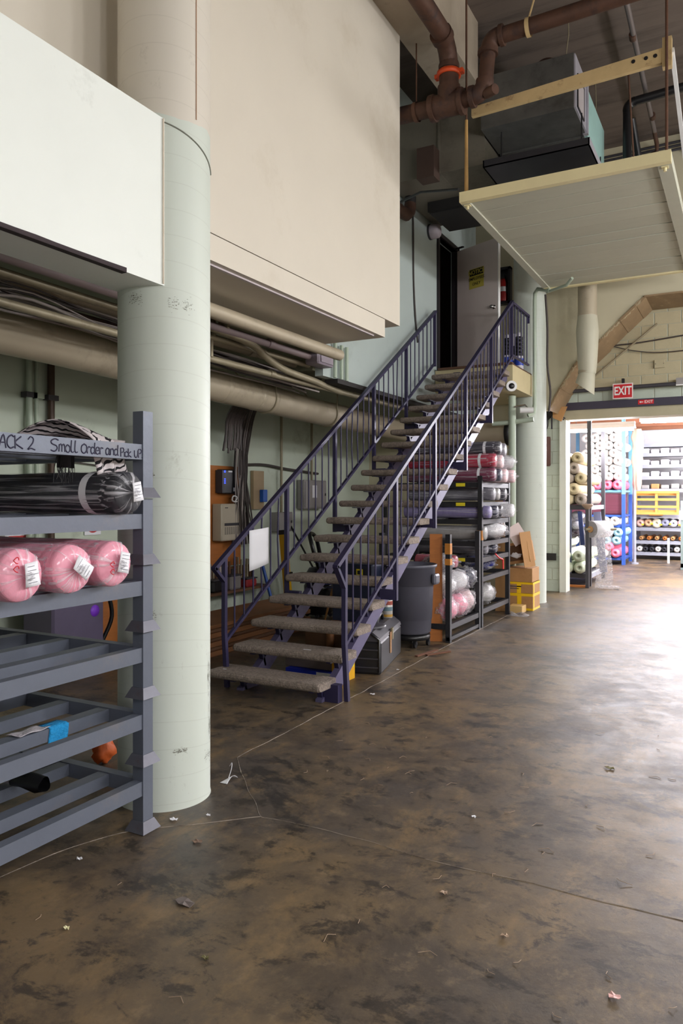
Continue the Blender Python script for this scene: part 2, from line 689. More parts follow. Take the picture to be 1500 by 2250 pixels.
CABLEM = M('dark_cable', (62, 54, 52), 0.55, rnd=0.4)
CABLEL = M('grey_cable', (150, 140, 136), 0.55, rnd=0.35)
BLACKP = M('black_plastic', (22, 22, 25), 0.35)
CARD = M('cardboard', (176, 132, 84), 0.8, var=0.08, scale=4, dirt=((140, 98, 60), 0.5, 3, 0.55))
WOODO = M('orange_plywood', (176, 106, 46), 0.6, var=0.22, scale=3, stretch=(1, 1, 6))
WOODB = M('brown_lumber', (98, 66, 42), 0.65, var=0.3, scale=3, stretch=(0.6, 0.6, 8), rnd=0.25)
PAPER = M('white_paper', (236, 236, 242), 0.7, var=0.03)
INK = M('printed_ink', (70, 70, 84), 0.7)
MARKER = M('navy_marker_ink', (26, 22, 56), 0.5)
YELLOWT = M('yellow_label', (232, 214, 40), 0.55)
CLEAR = film_mat('clear_wrap', (240, 238, 246), 0.30, 12)
CLEARW = film_mat('milky_wrap', (232, 230, 236), 0.36, 14)
CREASE_GLINT = film_mat('crease_glint_wrap', (244, 242, 250), 0.22, 2.6, True)  # pale opacity streaks put crease highlights into the film
WHITEP = M('white_plastic', (226, 226, 226), 0.4)
GREYM = M('grey_enclosure', (150, 146, 146), 0.5, 0.2, var=0.06, scale=6)

# ------------------------------------------------------------------ the setting
FLOOR = floor_material()
floor = struct('floor', MB().box(-8, 7, -4, 24, -0.1, 0.0), FLOOR)


def joint(pts, wd=0.012):
    """mortar-filled saw cut in the slab, slightly proud and ragged"""
    P = smoothpts(pts, 10)
    mb = MB()
    vs, fs = [], []
    for i, p in enumerate(P):
        d = (P[min(i + 1, len(P) - 1)] - P[max(i - 1, 0)]).normalized()
        s = Vector((-d.y, d.x, 0))
        w_ = wd * (0.5 + 0.9 * abs(noise.noise(p * 9)))
        j = s * (0.012 * noise.noise(p * 5))
        vs += [p + j - s * w_ / 2 + Vector((0, 0, -.002)), p + j + Vector((0, 0, 0.0022)), p + j + s * w_ / 2 + Vector((0, 0, -.002))]
    for i in range(len(P) - 1):
        a = i * 3
        fs += [(a, a + 3, a + 4, a + 1), (a + 1, a + 4, a + 5, a + 2)]
    mb.add(vs, fs)
    return mb


JOINTM = M('pale_joint_filler', (150, 138, 126), 0.8, var=0.3, scale=14, dirt=((70, 60, 52), 0.97, 6, 0.45))
for pts, wd in (([(-2.763, 3.738, 0), (-2.775, 4.6, 0), (-2.79, 5.3, 0), (-2.81, 6.2, 0), (-2.86, 7.85, 0), (-2.86, 9, 0), (-2.88, 10.6, 0)], 0.016),
                ([(-2.763, 3.738, 0), (-2.45, 3.40, 0), (-2.14, 3.104, 0)], 0.010),
                ([(-2.14, 3.104, 0), (-2.40, 2.86, 0), (-2.651, 2.596, 0), (-2.76, 2.2, 0), (-2.80, 1.6, 0), (-2.8, 0.5, 0)], 0.014),
                ([(-2.14, 3.104, 0), (-1.62, 3.126, 0), (-1.264, 3.093, 0), (-0.7, 3.10, 0), (0.4, 3.1, 0)], 0.010)):
    part('floor_joint', joint(pts, wd), JOINTM, floor)

struct('ceiling', MB().box(-6.2, 7, -4, 12.3, 7.0, 7.2), CONC)
struct('trim_ceiling_beam', MB().box(-3.12, -2.68, -4, 8.18, 6.3, 7.0), BEAMC, 'stained concrete ceiling beam')
struct('wall_left', MB().box(-6.2, -6.0, -4, 12.3, 0, 7.0), GREENW)
RCM = M('recess_ceiling_paint', (150, 150, 128), 0.8, var=0.1, scale=2)
struct('ceiling_recess', MB().box(-6.0, -3.8, -4, 6.9, 3.25, 3.35), RCM)
struct('ceiling_recess_rear', MB().box(-6.0, -4.1, 7.0, 12.1, 2.98, 3.1), RCM)
struct('trim_recess_drop', MB().box(-6.0, -4.1, 6.9, 7.0, 2.98, 3.35), RCM, 'drop where the recess ceiling steps down')
struct('wall_mezzanine', MB().box(-4.0, -3.1, -4, 6.955, 3.352, 6.3).box(-4.0, -3.12, -4, 6.955, 6.3, 7.0), CREAM)
struct('trim_mezzanine', MB().box(-3.80, -3.1, -4, 6.60, 3.17, 3.345), CREAM, 'cream band along the foot of the overhanging wall')
struct('trim_drip_edge', MB().box(-3.17, -3.145, -4, 6.45, 3.158, 3.17), M('pale_edge_strip', (210, 200, 205), 0.4), 'pale metal drip edge under the cream overhang')
WX = -4.0
wu = MB()
wu.box(WX - .1, WX, 6.955, 10.35, 2.92, 7.0).box(WX - .1, WX, 11.17, 12.1, 2.92, 7.0).box(WX - .1, WX, 10.35, 11.17, 5.47, 7.0).box(WX - .1, WX, 10.35, 11.17, 2.92, 3.48)
struct('wall_upper', wu, TEALW)
# dark room behind the doorway
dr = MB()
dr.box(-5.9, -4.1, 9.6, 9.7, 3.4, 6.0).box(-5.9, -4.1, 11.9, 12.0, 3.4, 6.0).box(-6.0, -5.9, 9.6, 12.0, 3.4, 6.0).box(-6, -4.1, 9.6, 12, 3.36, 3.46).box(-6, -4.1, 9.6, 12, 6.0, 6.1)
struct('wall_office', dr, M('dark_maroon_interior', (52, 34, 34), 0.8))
ds = struct('door_1', MB().box(WX - .08, WX + .03, 10.30, 10.36, 3.48, 5.53).box(WX - .08, WX + .03, 11.15, 11.21, 3.48, 5.53).box(WX - .08, WX + .03, 10.30, 11.21, 5.47, 5.53),
            M('dark_door_frame', (34, 28, 32), 0.5), 'dark door frame at the head of the stairs')
struct('trim_ledge', MB().box(-4.12, -3.955, 7.2, 12.1, 2.87, 2.92), M('dark_ledge', (34, 30, 30), 0.7, var=0.3, scale=6), 'dark ledge where the upper wall stops')  # near-black strip with mottled tone under the upper wall
sof = MB()
sof.box(-2.90, -2.61, -4, 3.0, 2.684, 3.535)
sof.box(-3.10, -2.90, -4, 3.0, 3.45, 3.535)
soffit = struct('trim_soffit', sof, WHITE, 'white boxed soffit above the grey rack')
edge = MB()
ey = [1.2 + 1.45 * i / 14 for i in range(15)]
for a, b_ in zip(ey, ey[1:]):
    h0 = 0.016 + 0.014 * abs(noise.noise((a * 4, 0, 0)))
    h1 = 0.016 + 0.014 * abs(noise.noise((b_ * 4, 0, 0)))
    edge.add([(-2.607, a, 2.684), (-2.607, b_, 2.684), (-2.607, b_, 2.684 + h1), (-2.607, a, 2.684 + h0), (-2.64, a, 2.68), (-2.64, b_, 2.68), (-2.605, a, 2.68), (-2.605, b_, 2.68)],
             [(0, 1, 2, 3), (6, 7, 1, 0), (4, 5, 7, 6)])
part('chipped_edge', edge, M('chipped_dark_edge', (52, 40, 44), 0.8, var=0.3, scale=20), soffit)
seam = MB().box(-2.606, -2.60, 2.898, 2.904, 2.69, 3.53)
part('end_seam', seam, M('cream_seam', (214, 200, 184), 0.7), soffit)

# columns
def column(cx, cy, r, top, split, label, zsplit=None):
    mb = MB()
    prof = [(r * 1.015, 0), (r, 0.02)] + [(r, z) for z in (1.0, 2.0, 3.0, 4.0, 5.0, 6.0)] + [(r, top)]
    mb.lathe(prof, 64, (cx, cy, 0))
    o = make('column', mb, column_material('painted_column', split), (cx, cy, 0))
    o.location = (cx, cy, 0)
    return tag(o, label, 'column')


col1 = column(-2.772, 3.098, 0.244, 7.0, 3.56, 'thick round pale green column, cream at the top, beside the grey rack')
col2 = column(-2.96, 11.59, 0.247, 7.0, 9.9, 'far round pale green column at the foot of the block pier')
# spiral seam ridge where the soffit paint line runs round column 1
ridge = []
for i in range(20):
    a = math.radians(-62 + 100 * i / 19)
    ridge.append((-2.772 + 0.246 * math.cos(a), 3.098 + 0.246 * math.sin(a), 3.53 - 0.16 * (i / 19) ** 1.3))
part('spiral_seam', MB().tube(ridge, 0.004, 5), M('seam_shadow_paint', (120, 122, 110), 0.7), col1)
part('paint_run', MB().tube([(-2.772 + .2445 * math.cos(-.12), 3.098 + .2445 * math.sin(-.12), z) for z in (3.58, 4.2, 5, 6, 7)], 0.004, 5), M('rust_run', (176, 142, 116), 0.7), col1)
for (a0, a1, z, h) in ((-95, -75, 2.62, .03), (-45, -10, 2.60, .035), (-70, -58, 1.0, .035), (-38, -20, 0.30, .012), (18, 36, .62, .10), (22, 38, .38, .08), (10, 30, .22, .03), (-80, -60, 1.72, .012)):
    mbk = MB()
    rr = random.Random(int(z * 100) + int(a0))
    for k in range(80):
        a = math.radians(rr.uniform(a0, a1))
        zz = z + rr.gauss(0, h * .5)
        wv_, hv_ = (rr.uniform(.0008, .005), rr.uniform(.0006, .0025)) if h < .05 else (rr.uniform(.0004, .0012), rr.uniform(.004, .03))
        c0 = Vector((-2.772 + .2447 * math.cos(a), 3.098 + .2447 * math.sin(a), zz))
        t = Vector((-math.sin(a), math.cos(a), 0))
        n_ = Vector((math.cos(a), math.sin(a), 0)) * .0006
        mbk.add([c0 - t * wv_ + n_, c0 + t * wv_ + n_, c0 + t * wv_ + n_ + Vector((0, 0, hv_)), c0 - t * wv_ + n_ + Vector((0, 0, hv_))], [(0, 1, 2, 3)])
    part('scuff_marks', mbk, M('scuff_grime', (104, 100, 86), 0.8), col1, kind='stuff')

# back bulkhead wall with its torn opening, block wall behind
TEAR = [(-2.80, 3.02), (-2.62, 3.36), (-2.40, 3.70), (-1.99, 4.07), (-1.72, 4.33), (-1.49, 4.54), (-1.36, 4.66), (-0.83, 4.66), (0.6, 4.63), (3.2, 4.60)]
poly = [(-6.0, 0), (-2.95, 0), (-2.95, 3.0)] + TEAR + [(3.2, 0), (7, 0), (7, 7.0), (-6.0, 7.0)]
wb = MB().prism(poly, 'y', 12.1, 12.24)
wall_back = struct('wall_back', wb, BEIGEW)
BROWN = M('torn_brown_plywood', (146, 122, 92), 0.7, var=0.25, scale=4, dirt=((196, 172, 138), 0.7, 6, 0.58), stretch=(1, 0.4, 1))
for i, (a, b_) in enumerate(zip(TEAR, TEAR[1:])):
    d = Vector((b_[0] - a[0], 0, b_[1] - a[1]))
    n_ = Vector((d.z, 0, -d.x)).normalized() * (0.025 + 0.006 * (i % 3))
    y0 = 12.06 + 0.02 * (i % 2)
    mb = MB().add([(a[0], y0, a[1]), (b_[0], y0, b_[1]), (b_[0] + n_.x, y0, b_[1] + n_.z), (a[0] + n_.x, y0, a[1] + n_.z),
                   (a[0], 12.97, a[1]), (b_[0], 12.97, b_[1]), (b_[0] + n_.x, 12.97, b_[1] + n_.z), (a[0] + n_.x, 12.97, a[1] + n_.z)],
                  [(0, 1, 2, 3), (7, 6, 5, 4), (0, 4, 5, 1), (1, 5, 6, 2), (2, 6, 7, 3), (3, 7, 4, 0)])
    part('soffit_board', mb, BROWN, wall_back)
# ragged torn lip
lip = MB()
for k in range(60):
    t = k / 60 * 5.4
    i = int(t)
    a, b_ = TEAR[i], TEAR[i + 1]
    f = t - i
    x, z = a[0] + (b_[0] - a[0]) * f, a[1] + (b_[1] - a[1]) * f
    s = 0.02 + 0.04 * random.random()
    lip.add([(x, 12.085, z + .02), (x + s, 12.08, z + s * .8), (x + s * .9, 12.075, z - s * .5), (x - .01, 12.082, z - s * .9)], [(0, 1, 2, 3)])
part('torn_paper_lip', lip, M('torn_paper', (200, 182, 150), 0.9, var=0.2, scale=20), wall_back, kind='stuff')

blk = struct('wall_block', MB().box(-3.32, -2.80, 13.02, 13.25, 0, 3.0).box(-3.32, 3.3, 13.02, 13.25, 3.0, 5.2).box(2.6, 3.3, 13.02, 13.25, 0, 3.0), MORTAR)
bm_full = None
for row in range(26):
    z0 = row * 0.2
    off = 0.2 if row % 2 else 0.0
    if z0 < 2.99:
        cells = [(-3.31, -2.95), (-2.94, -2.805)] if row % 2 else [(-3.31, -3.13), (-3.12, -2.805)]
    else:
        cells = []
        x = -3.31 - off
        while x < 0.4:
            cells.append((max(x, -3.31), x + 0.39))
            x += 0.4
    for a, b_ in cells:
        if b_ - a < 0.05:
            continue
        part('block', MB().bbox(a + .003, b_ - .003, 13.013, 13.1, z0 + .003, z0 + .196, 0.004), BLOCKM if z0 < 3.39 else BLOCKB, blk)
struct('trim_1', MB().box(-2.80, -2.70, 12.97, 13.28, 0, 3.0).box(-2.805, -2.785, 12.955, 12.99, 0, 3.0), M('chipped_white_jamb', (214, 216, 206), 0.5, var=0.05, dirt=((120, 100, 80), 0.7, 4, 0.64)), 'chipped white steel door jamb of the stockroom opening')
struct('trim_2', MB().box(-3.0, 3.0, 12.93, 13.0, 3.09, 3.215), M('dark_violet_channel', (58, 54, 70), 0.5, var=0.1), 'dark steel channel over the stockroom opening')
struct('trim_3', MB().box(-2.8, 3.0, 12.96, 13.3, 2.93, 3.0).box(-2.8, 3.0, 12.97, 13.02, 3.0, 3.09), M('beige_header_board', (176, 168, 142), 0.6, var=0.12, scale=3, dirt=((70, 62, 50), 0.7, 5, 0.66)), 'beige header board at the top of the stockroom opening')

# stockroom beyond and the unseen sides of the hall
STOCKW = M('stockroom_white_wall', (214, 214, 216), 0.7, var=0.04)
struct('wall_stock_back', MB().box(-8, 5, 22.6, 22.8, 0, 3.7), STOCKW)
struct('wall_stock_left', MB().box(-5.2, -5.0, 13.25, 22.6, 0, 3.7), STOCKW)
struct('wall_stock_right', MB().box(4.4, 4.6, 13.25, 22.6, 0, 3.7), STOCKW)
cs = struct('ceiling_stock', MB().box(-5.2, 4.6, 13.25, 22.7, 3.62, 3.75), M('stockroom_ceiling', (196, 176, 158), 0.8, var=0.1, scale=1.5))
jm = M('stock_joist_wood', (140, 88, 60), 0.7, var=0.2, scale=3)
for k in range(8):
    part('joist', MB().box(-5, 4.4, 14.0 + 1.1 * k, 14.09 + 1.1 * k, 3.45, 3.62), jm, cs)
struct('wall_right', MB().box(6.6, 6.8, -4, 12.1, 0, 7.0), M('hall_wall_paint', (196, 196, 186), 0.7))
struct('wall_front', MB().box(-6.2, 7, -4.2, -4.0, 0, 7.0), MATS['hall_wall_paint'])


# ------------------------------------------------------------------ fluorescent fittings
def fluorescent(name, p, length, axis, label, power, color=(1, 1, 1), hang=1.0, rot=0.0, npt=2, group=None, soft=0.3):
    t = thing(name, label, 'lamp', p, group)
    body = MB().box(-.07, .07, -length / 2, length / 2, 0.03, 0.08)
    refl = MB().prism([(-.07, .03), (-.15, -.03), (-.148, -.035), (-.065, .022), (.065, .022), (.148, -.035), (.15, -.03), (.07, .03)], 'y', -length / 2, length / 2)
    tb = [MB().cyl((s * .045, -length / 2 + .03, -.06), (s * .045, length / 2 - .03, -.06), .021, n=10) for s in (-1, 1)]
    rods = [MB().cyl((0, s * length * .35, .08), (0, s * length * .35, .08 + hang), .005, n=6) for s in (-1, 1)]
    R = Matrix.Rotation((PI / 2 if axis == 'x' else 0) + rot, 4, 'Z')
    T = Matrix.Translation(p) @ R
    for nm, mb, mt in (('housing', body, WHITEP), ('reflector', refl, WHITEP)):
        part(nm, mb.xf(T), mt, t)
    for mb in tb:
        part('tube', mb.xf(T), emit('lit_tube', (244, 246, 255), 22.0), t)
    for mb in rods:
        part('hanger_rod', mb.xf(T), DARKST, t)
    for k in range(npt):
        ld = bpy.data.lights.new('tube_light', 'POINT')
        ld.energy = power / npt
        ld.color = color
        ld.shadow_soft_size = soft
        lo = bpy.data.objects.new('tube_light', ld)
        C.objects.link(lo)
        q = R @ Vector((0, length * ((k + .5) / npt - .5), -.20))
        lo.location = q
        lo.parent = t
    return t


for y, lab in ((0.2, 'fluorescent fitting hung over the aisle nearest the camera'), (3.8, 'fluorescent fitting hung over the aisle opposite the column'),
               (7.4, 'fluorescent fitting hung over the aisle opposite the stairs'), (10.6, 'fluorescent fitting hung over the aisle by the stockroom opening')):
    fluorescent('fluorescent_fitting', (3.2, y, 3.45 if y < 5 else 4.2), 2.3, 'y', lab, HALL_POWER, (1.0, 0.985, 0.99), hang=3.4 if y < 5 else 2.7, group='hall fluorescent fittings')
fluorescent('stock_fluorescent_fitting', (-2.45, 14.8, 2.95), 1.25, 'x', 'lit fluorescent fitting just inside the stockroom, left of the other', FAR_POWER * 0.35, (0.96, 0.94, 1.0), hang=0.5)
fluorescent('stock_fluorescent_fitting', (-1.0, 17.0, 3.27), 2.0, 'x', 'lit fluorescent fitting deeper in the stockroom, to the right', FAR_POWER, (0.96, 0.94, 1.0), hang=0.3, rot=0.10)
fluorescent('stock_fluorescent_fitting', (0.9, 15.8, 3.2), 2.0, 'x', 'lit fluorescent fitting at the right of the stockroom', FAR_POWER, (0.96, 0.94, 1.0), hang=0.35)
fluorescent('stock_fluorescent_fitting', (0.6, 19.6, 3.25), 2.0, 'x', 'lit fluorescent fitting near the stockroom back wall', FAR_POWER, (0.96, 0.94, 1.0), hang=0.3)

# ------------------------------------------------------------------ staircase
RISE, RUN = 0.175, 0.268
stairs = thing('staircase', 'open-riser staircase with concrete treads and purple railings climbing to the office door', 'staircase', (-3.33, 5.05, 0))


def tread_mesh(back, ztop, xl, xr, rng):
    """rounded-nose slab, depth .285"""
    th = 0.066
    f = back - 0.285
    prof = []
    for k in range(7):
        a = -PI / 2 - PI * k / 6
        prof.append((f + 0.030 + 0.030 * math.cos(a), ztop - th / 2 + (th / 2) * math.sin(a) * 1.0))
    prof = [(back, ztop - th)] + prof + [(back, ztop)]
    n = len(prof)
    vs, fs = [], []
    xs = [xl, xl + 0.018, xr - 0.018, xr]
    for j, x in enumerate(xs):
        ins = 0.012 if j in (0, 3) else 0
        cz = ztop - th / 2
        for (y, z) in prof:
            yy = y + (ins if y < f + .1 else -ins)
            vs.append((x, yy, cz + (z - cz) * (1 - ins * 12)))
    for j in range(3):
        for i in range(n):
            k = (i + 1) % n
            fs.append((j * n + i, j * n + k, (j + 1) * n + k, (j + 1) * n + i))
    mb = MB().add(vs, fs)
    mb.add(vs[:n], [tuple(range(n))])
    mb.add(vs[3 * n:], [tuple(range(n - 1, -1, -1))])
    return mb


rng = random.Random(3)
for i in range(1, 20):
    back = 5.201 + (i - 1) * RUN + rng.uniform(-.008, .008)
    xr = -2.825 + rng.uniform(-.012, .012) - (0.04 if i in (1, 5) else 0)
    tr = part('tread', tread_mesh(back, i * RISE, -3.875 + rng.uniform(-.012, .012) - (.06 if i == 1 else 0), xr, rng), TREADM, stairs)
    for x in (-2.955, -3.70):
        br = MB().prism([(back - 0.25, i * RISE - .07), (back - .02, i * RISE - .07), (back - .02, i * RISE - .078), (back - .10, i * RISE - .085), (back - .06, i * RISE - .20), (back - .085, i * RISE - .205), (back - .13, i * RISE - .082), (back - .25, i * RISE - .078)], 'x', x - .02, x + .02)
        part('tread_bracket', br, PURPLE, stairs)


def stringer(x0, x1):
    s = RISE / RUN
    def zt(y):
        return RISE - 0.075 + (y - 5.201) * s
    y0, y1 = 5.06, 10.20
    pr = [(y0, 0.0), (y0 + .24, 0.0), (y1, zt(y1) - .125), (y1, zt(y1) + .02), (y0 + .05, 0.03 + zt(y0)), (y0, max(0.02, zt(y0)))]
    return MB().prism(pr, 'x', x0, x1)


part('stringer', stringer(-2.98, -2.92), PURPLEL, stairs)
part('stringer', stringer(-3.74, -3.68), PURPLEL, stairs)
part('foot_plate', MB().box(-2.93, -2.80, 5.10, 5.17, 0, 0.14), PURPLE, stairs)


def railing(x, y_first, landing):
    s = 0.6465
    zr = lambda y: 1.165 + (y - 5.175) * s
    zb = lambda y: 0.443 + (y - 5.175) * s
    ys = [y_first] + [y_first + 0.97 + 0.955 * k for k in range(5)]
    ys[-1] = 9.925
    top = MB()
    tip = (x, ys[0] - .148, zr(ys[0] - .148))
    top.beam(tip, (x, ys[-1] + .03, zr(ys[-1] + .03)), 0.045, 0.034)
    top.beam((x, ys[0] - .148, zr(ys[0] - .148) + .01), (x, ys[0] - .012, 0.90), 0.045, 0.026, up=(0, 1, 0.3))
    if landing:
        top.beam((x, ys[-1], zr(ys[-1])), (x, 10.80, zr(ys[-1])), 0.045, 0.034)
        top.beam((x, 10.80, zr(ys[-1]) + .015), (x, 10.80, zr(ys[-1]) - .10), 0.03, 0.03, up=(0, 1, 0))
    rail = part('railing', top, PURPLE, stairs)
    low = MB().beam((x, ys[0], zb(ys[0])), (x, ys[-1], zb(ys[-1])), 0.03, 0.026)
    if landing:
        low.beam((x, ys[-1], 3.53), (x, 10.80, 3.53), 0.03, 0.026)
    part('lower_rail', low, PURPLE, rail)
    for k, y in enumerate(ys):
        mb = MB()
        ztop = zr(y) - .01
        if k == 0:
            mb.beam((x, y, ztop), (x, y - .004, 0.45), 0.036, 0.036, up=(0, 1, 0))
            mb.beam((x, y - .004, 0.46), (x + .012, y + .02, 0.0), 0.036, 0.036, up=(0, 1, 0))
        else:
            zl = zb(y) - .39 if k < 5 else 3.47
            mb.beam((x, y, ztop), (x, y, zl), 0.036, 0.036, up=(0, 1, 0))
            sx = -2.93 if landing else -3.73
            if k < 5:
                mb.beam((x, y, zl + .05), (sx, y, zl + .05), 0.05, 0.09)
        part('post', mb, PURPLE, rail)
    r2 = random.Random(int(-x * 100))
    for a, b_ in zip(ys, ys[1:]):
        for j in range(1, 7):
            y = a + (b_ - a) * j / 7
            bend = r2.choice([0, 0, 0, 0, .012, -.014])
            part('baluster', MB().tube([(x, y, zb(y)), (x + bend * .3, y + bend, (zb(y) * .6 + zr(y) * .4)), (x, y, zr(y) - .01)], 0.0085, 6), PURPLE, rail)
    if landing:
        for j in range(1, 6):
            y = ys[-1] + (10.78 - ys[-1]) * j / 5.4
            part('baluster', MB().tube([(x, y, 3.53), (x, y, zr(ys[-1]) - .01)], 0.0085, 6), PURPLE, rail)


railing(-2.78, 5.175, True)
railing(-3.885, 5.085, False)
# landing
land = thing('stair_landing', 'cream boxed landing at the head of the stairs', 'landing', (-3.42, 11.1, 3.12))
part('deck', MB().box(-3.99, -2.85, 10.22, 11.30, 3.14, 3.455).box(-3.99, -3.24, 11.30, 12.09, 3.14, 3.455), M('landing_cream', (204, 190, 150), 0.6, var=0.08), land)
part('nosing', MB().box(-3.93, -2.845, 10.17, 10.27, 3.455, 3.485), M('landing_nosing', (96, 66, 48), 0.7, var=0.2), land)
part('floor_board', MB().box(-3.93, -2.86, 10.27, 11.30, 3.455, 3.48).box(-3.93, -3.24, 11.30, 12.09, 3.455, 3.48), MATS['landing_nosing'], land)
for xx in (-3.66, -3.02):
    part('bracket_plate', MB().box(xx - .05, xx + .05, 10.208, 10.222, 3.31, 3.41), PURPLE, land)

# sheet of paper on the left railing
def paper_fn(u, v):
    y = 5.40 + 0.30 * u
    z = 0.955 + 0.36 * v + 0.02 * u + (0.03 * u * (1 - v))
    return (-3.855 + 0.008 * math.sin(u * 3), y, z)
solo('paper_sheet', MB().sheet(paper_fn, 6, 6, 0.0008), PAPER, 'blank white paper sheet stuck on the left stair railing', 'paper')
for (x, y, z, l) in ((-3.22, 5.27, 2 * RISE + .001, .07), (-3.84, 5.0, RISE + .001, .03)):
    solo('tread_scrap', MB().box(x, x + l, y, y + .012, z, z + .002), PAPER, 'thin white paper strip lying on the %s stair tread' % ('second' if z > .3 else 'lowest'), 'scrap')

# ------------------------------------------------------------------ door leaf with notice
door = thing('office_door', 'open white office door with a black and yellow notice at the stair head', 'door', (-3.97, 11.12, 3.49))
D0, D1 = Vector((-3.965, 11.13, 0)), Vector((-3.215, 10.80, 0))
dd = (D1 - D0).normalized()
dn = Vector((dd.y, -dd.x, 0))
if dn.y > 0:
    dn = -dn
leaf = MB().beam((D0.x, D0.y, 4.475), (D1.x, D1.y, 4.475), 0.042, 1.96)
part('leaf', leaf, M('off_white_door', (214, 200, 196), 0.5, var=0.04, scale=2), door)
part('edge', MB().beam((D1.x, D1.y, 3.5), (D1.x, D1.y, 5.45), 0.046, 0.012, up=dd), WHITEP, door)
kp = D0 + dd * .74 + dn * .02 + Vector((0, 0, 4.44))
kb = part('knob', MB().lathe([(0.0, .075), (.022, .07), (.030, .05), (.022, .03), (.012, .022), (.012, .008), (.032, .006), (.032, 0)][::-1], 16, (0, 0, 0)).xf(facing(kp, dd, (0, 0, 1))), M('polished_chrome', (200, 200, 200), 0.2, 1.0), door, 'chrome door knob')
nc = D0 + dd * .40 + dn * .0225 + Vector((0, 0, 4.95))
F = facing(nc, dd, (0, 0, 1))
sg = part('notice_sign', MB().box(-.145, .145, -.15, .15, 0, .003).xf(F), M('notice_yellow', (196, 180, 80), 0.6, var=0.06), door, 'yellow notice sign with black header reading NOTICE EMPLOYEES ONLY')
part('header_band', MB().box(-.135, .135, .045, .14, .003, .0042).xf(F), BLACKP, sg)
part('lettering', text_mb('NOTICE', .088, bold=.002).xf(F @ Matrix.Translation((0, .092, .0055))), M('notice_letters_yellow', (196, 180, 80), .6), sg)
part('lettering', text_mb('EMPLOYEES', .06, bold=.001).xf(F @ Matrix.Translation((0, -.005, .004))), BLACKP, sg)
part('lettering', text_mb('ONLY', .06, bold=.001).xf(F @ Matrix.Translation((0, -.085, .004))), BLACKP, sg)
part('closer_arm', MB().beam((-3.95, 11.0, 5.46), (-3.80, 10.9, 5.44), .03, .02), BLACKM, door)

# ------------------------------------------------------------------ grey stacking rack, six lift-off trays
RX0, RX1, RY0, RY1 = -3.98, -2.535, 0.35, 2.75
PW = 0.066


def tray(k):
    zb = 0.32 * k
    names = ['lowest', 'second from the floor', 'third from the floor', 'fourth from the floor', 'fifth from the floor', 'topmost']
    lab = ['grey steel stacking rack tray standing on the floor, lowest of six', 'empty grey steel rack tray, second from the floor, with a blue rag',
           'empty grey steel rack tray, third from the floor', 'grey steel rack tray carrying the pink fabric rolls', 'grey steel rack tray carrying the black fabric roll',
           'topmost grey steel rack tray with marker writing on its rail'][k]
    t = thing('rack_tray', lab, 'rack', ((RX0 + RX1) / 2, (RY0 + RY1) / 2, zb), 'six stacked grey rack trays')
    for (x, y) in ((RX1 - PW / 2, RY1 - PW / 2), (RX0 + PW / 2, RY1 - PW / 2), (RX1 - PW / 2, RY0 + PW / 2), (RX0 + PW / 2, RY0 + PW / 2)):
        h = PW / 2
        top = zb + (0.318 if k < 5 else 0.418)
        pm = MB().box(x - h, x + h, y - h, y + h, zb + .045, top)
        p = part('post', pm, RACKM, t)
        g = 0.060
        fm = MB().add([(x - g, y - g, zb + .003), (x + g, y - g, zb + .003), (x + g, y + g, zb + .003), (x - g, y + g, zb + .003), (x - h - .004, y - h - .004, zb + .052), (x + h + .004, y - h - .004, zb + .052), (x + h + .004, y + h + .004, zb + .052), (x - h - .004, y + h + .004, zb + .052)],
                      [(0, 1, 5, 4), (1, 2, 6, 5), (2, 3, 7, 6), (3, 0, 4, 7), (4, 5, 6, 7), (3, 2, 1, 0)])
        part('flared_foot', fm, RUSTEDGE, p)
    zr0, zr1 = zb + .175, zb + .245
    if k == 5:
        zr0, zr1 = zb + .185, zb + .258
    part('front_rail', MB().box(RX1 - .055, RX1 - .006, RY0 + PW, RY1 - PW, zr0, zr1), RACKM, t)
    part('back_rail', MB().box(RX0 + .006, RX0 + .055, RY0 + PW, RY1 - PW, zr0, zr1), RACKM, t)
    for y in (RY0 + PW / 2, RY1 - PW / 2):
        part('end_rail', MB().box(RX0 + PW, RX1 - PW, y - .025, y + .025, zr0, zr1), RACKM, t)
    for x in (-2.80, -3.08, -3.40, -3.70):
        part('cross_rail', MB().box(x - .035, x + .035, RY0 + .06, RY1 - .06, zr0 + .008, zr1 - .004), RACKM, t)
    return t


trays = [tray(k) for k in range(6)]

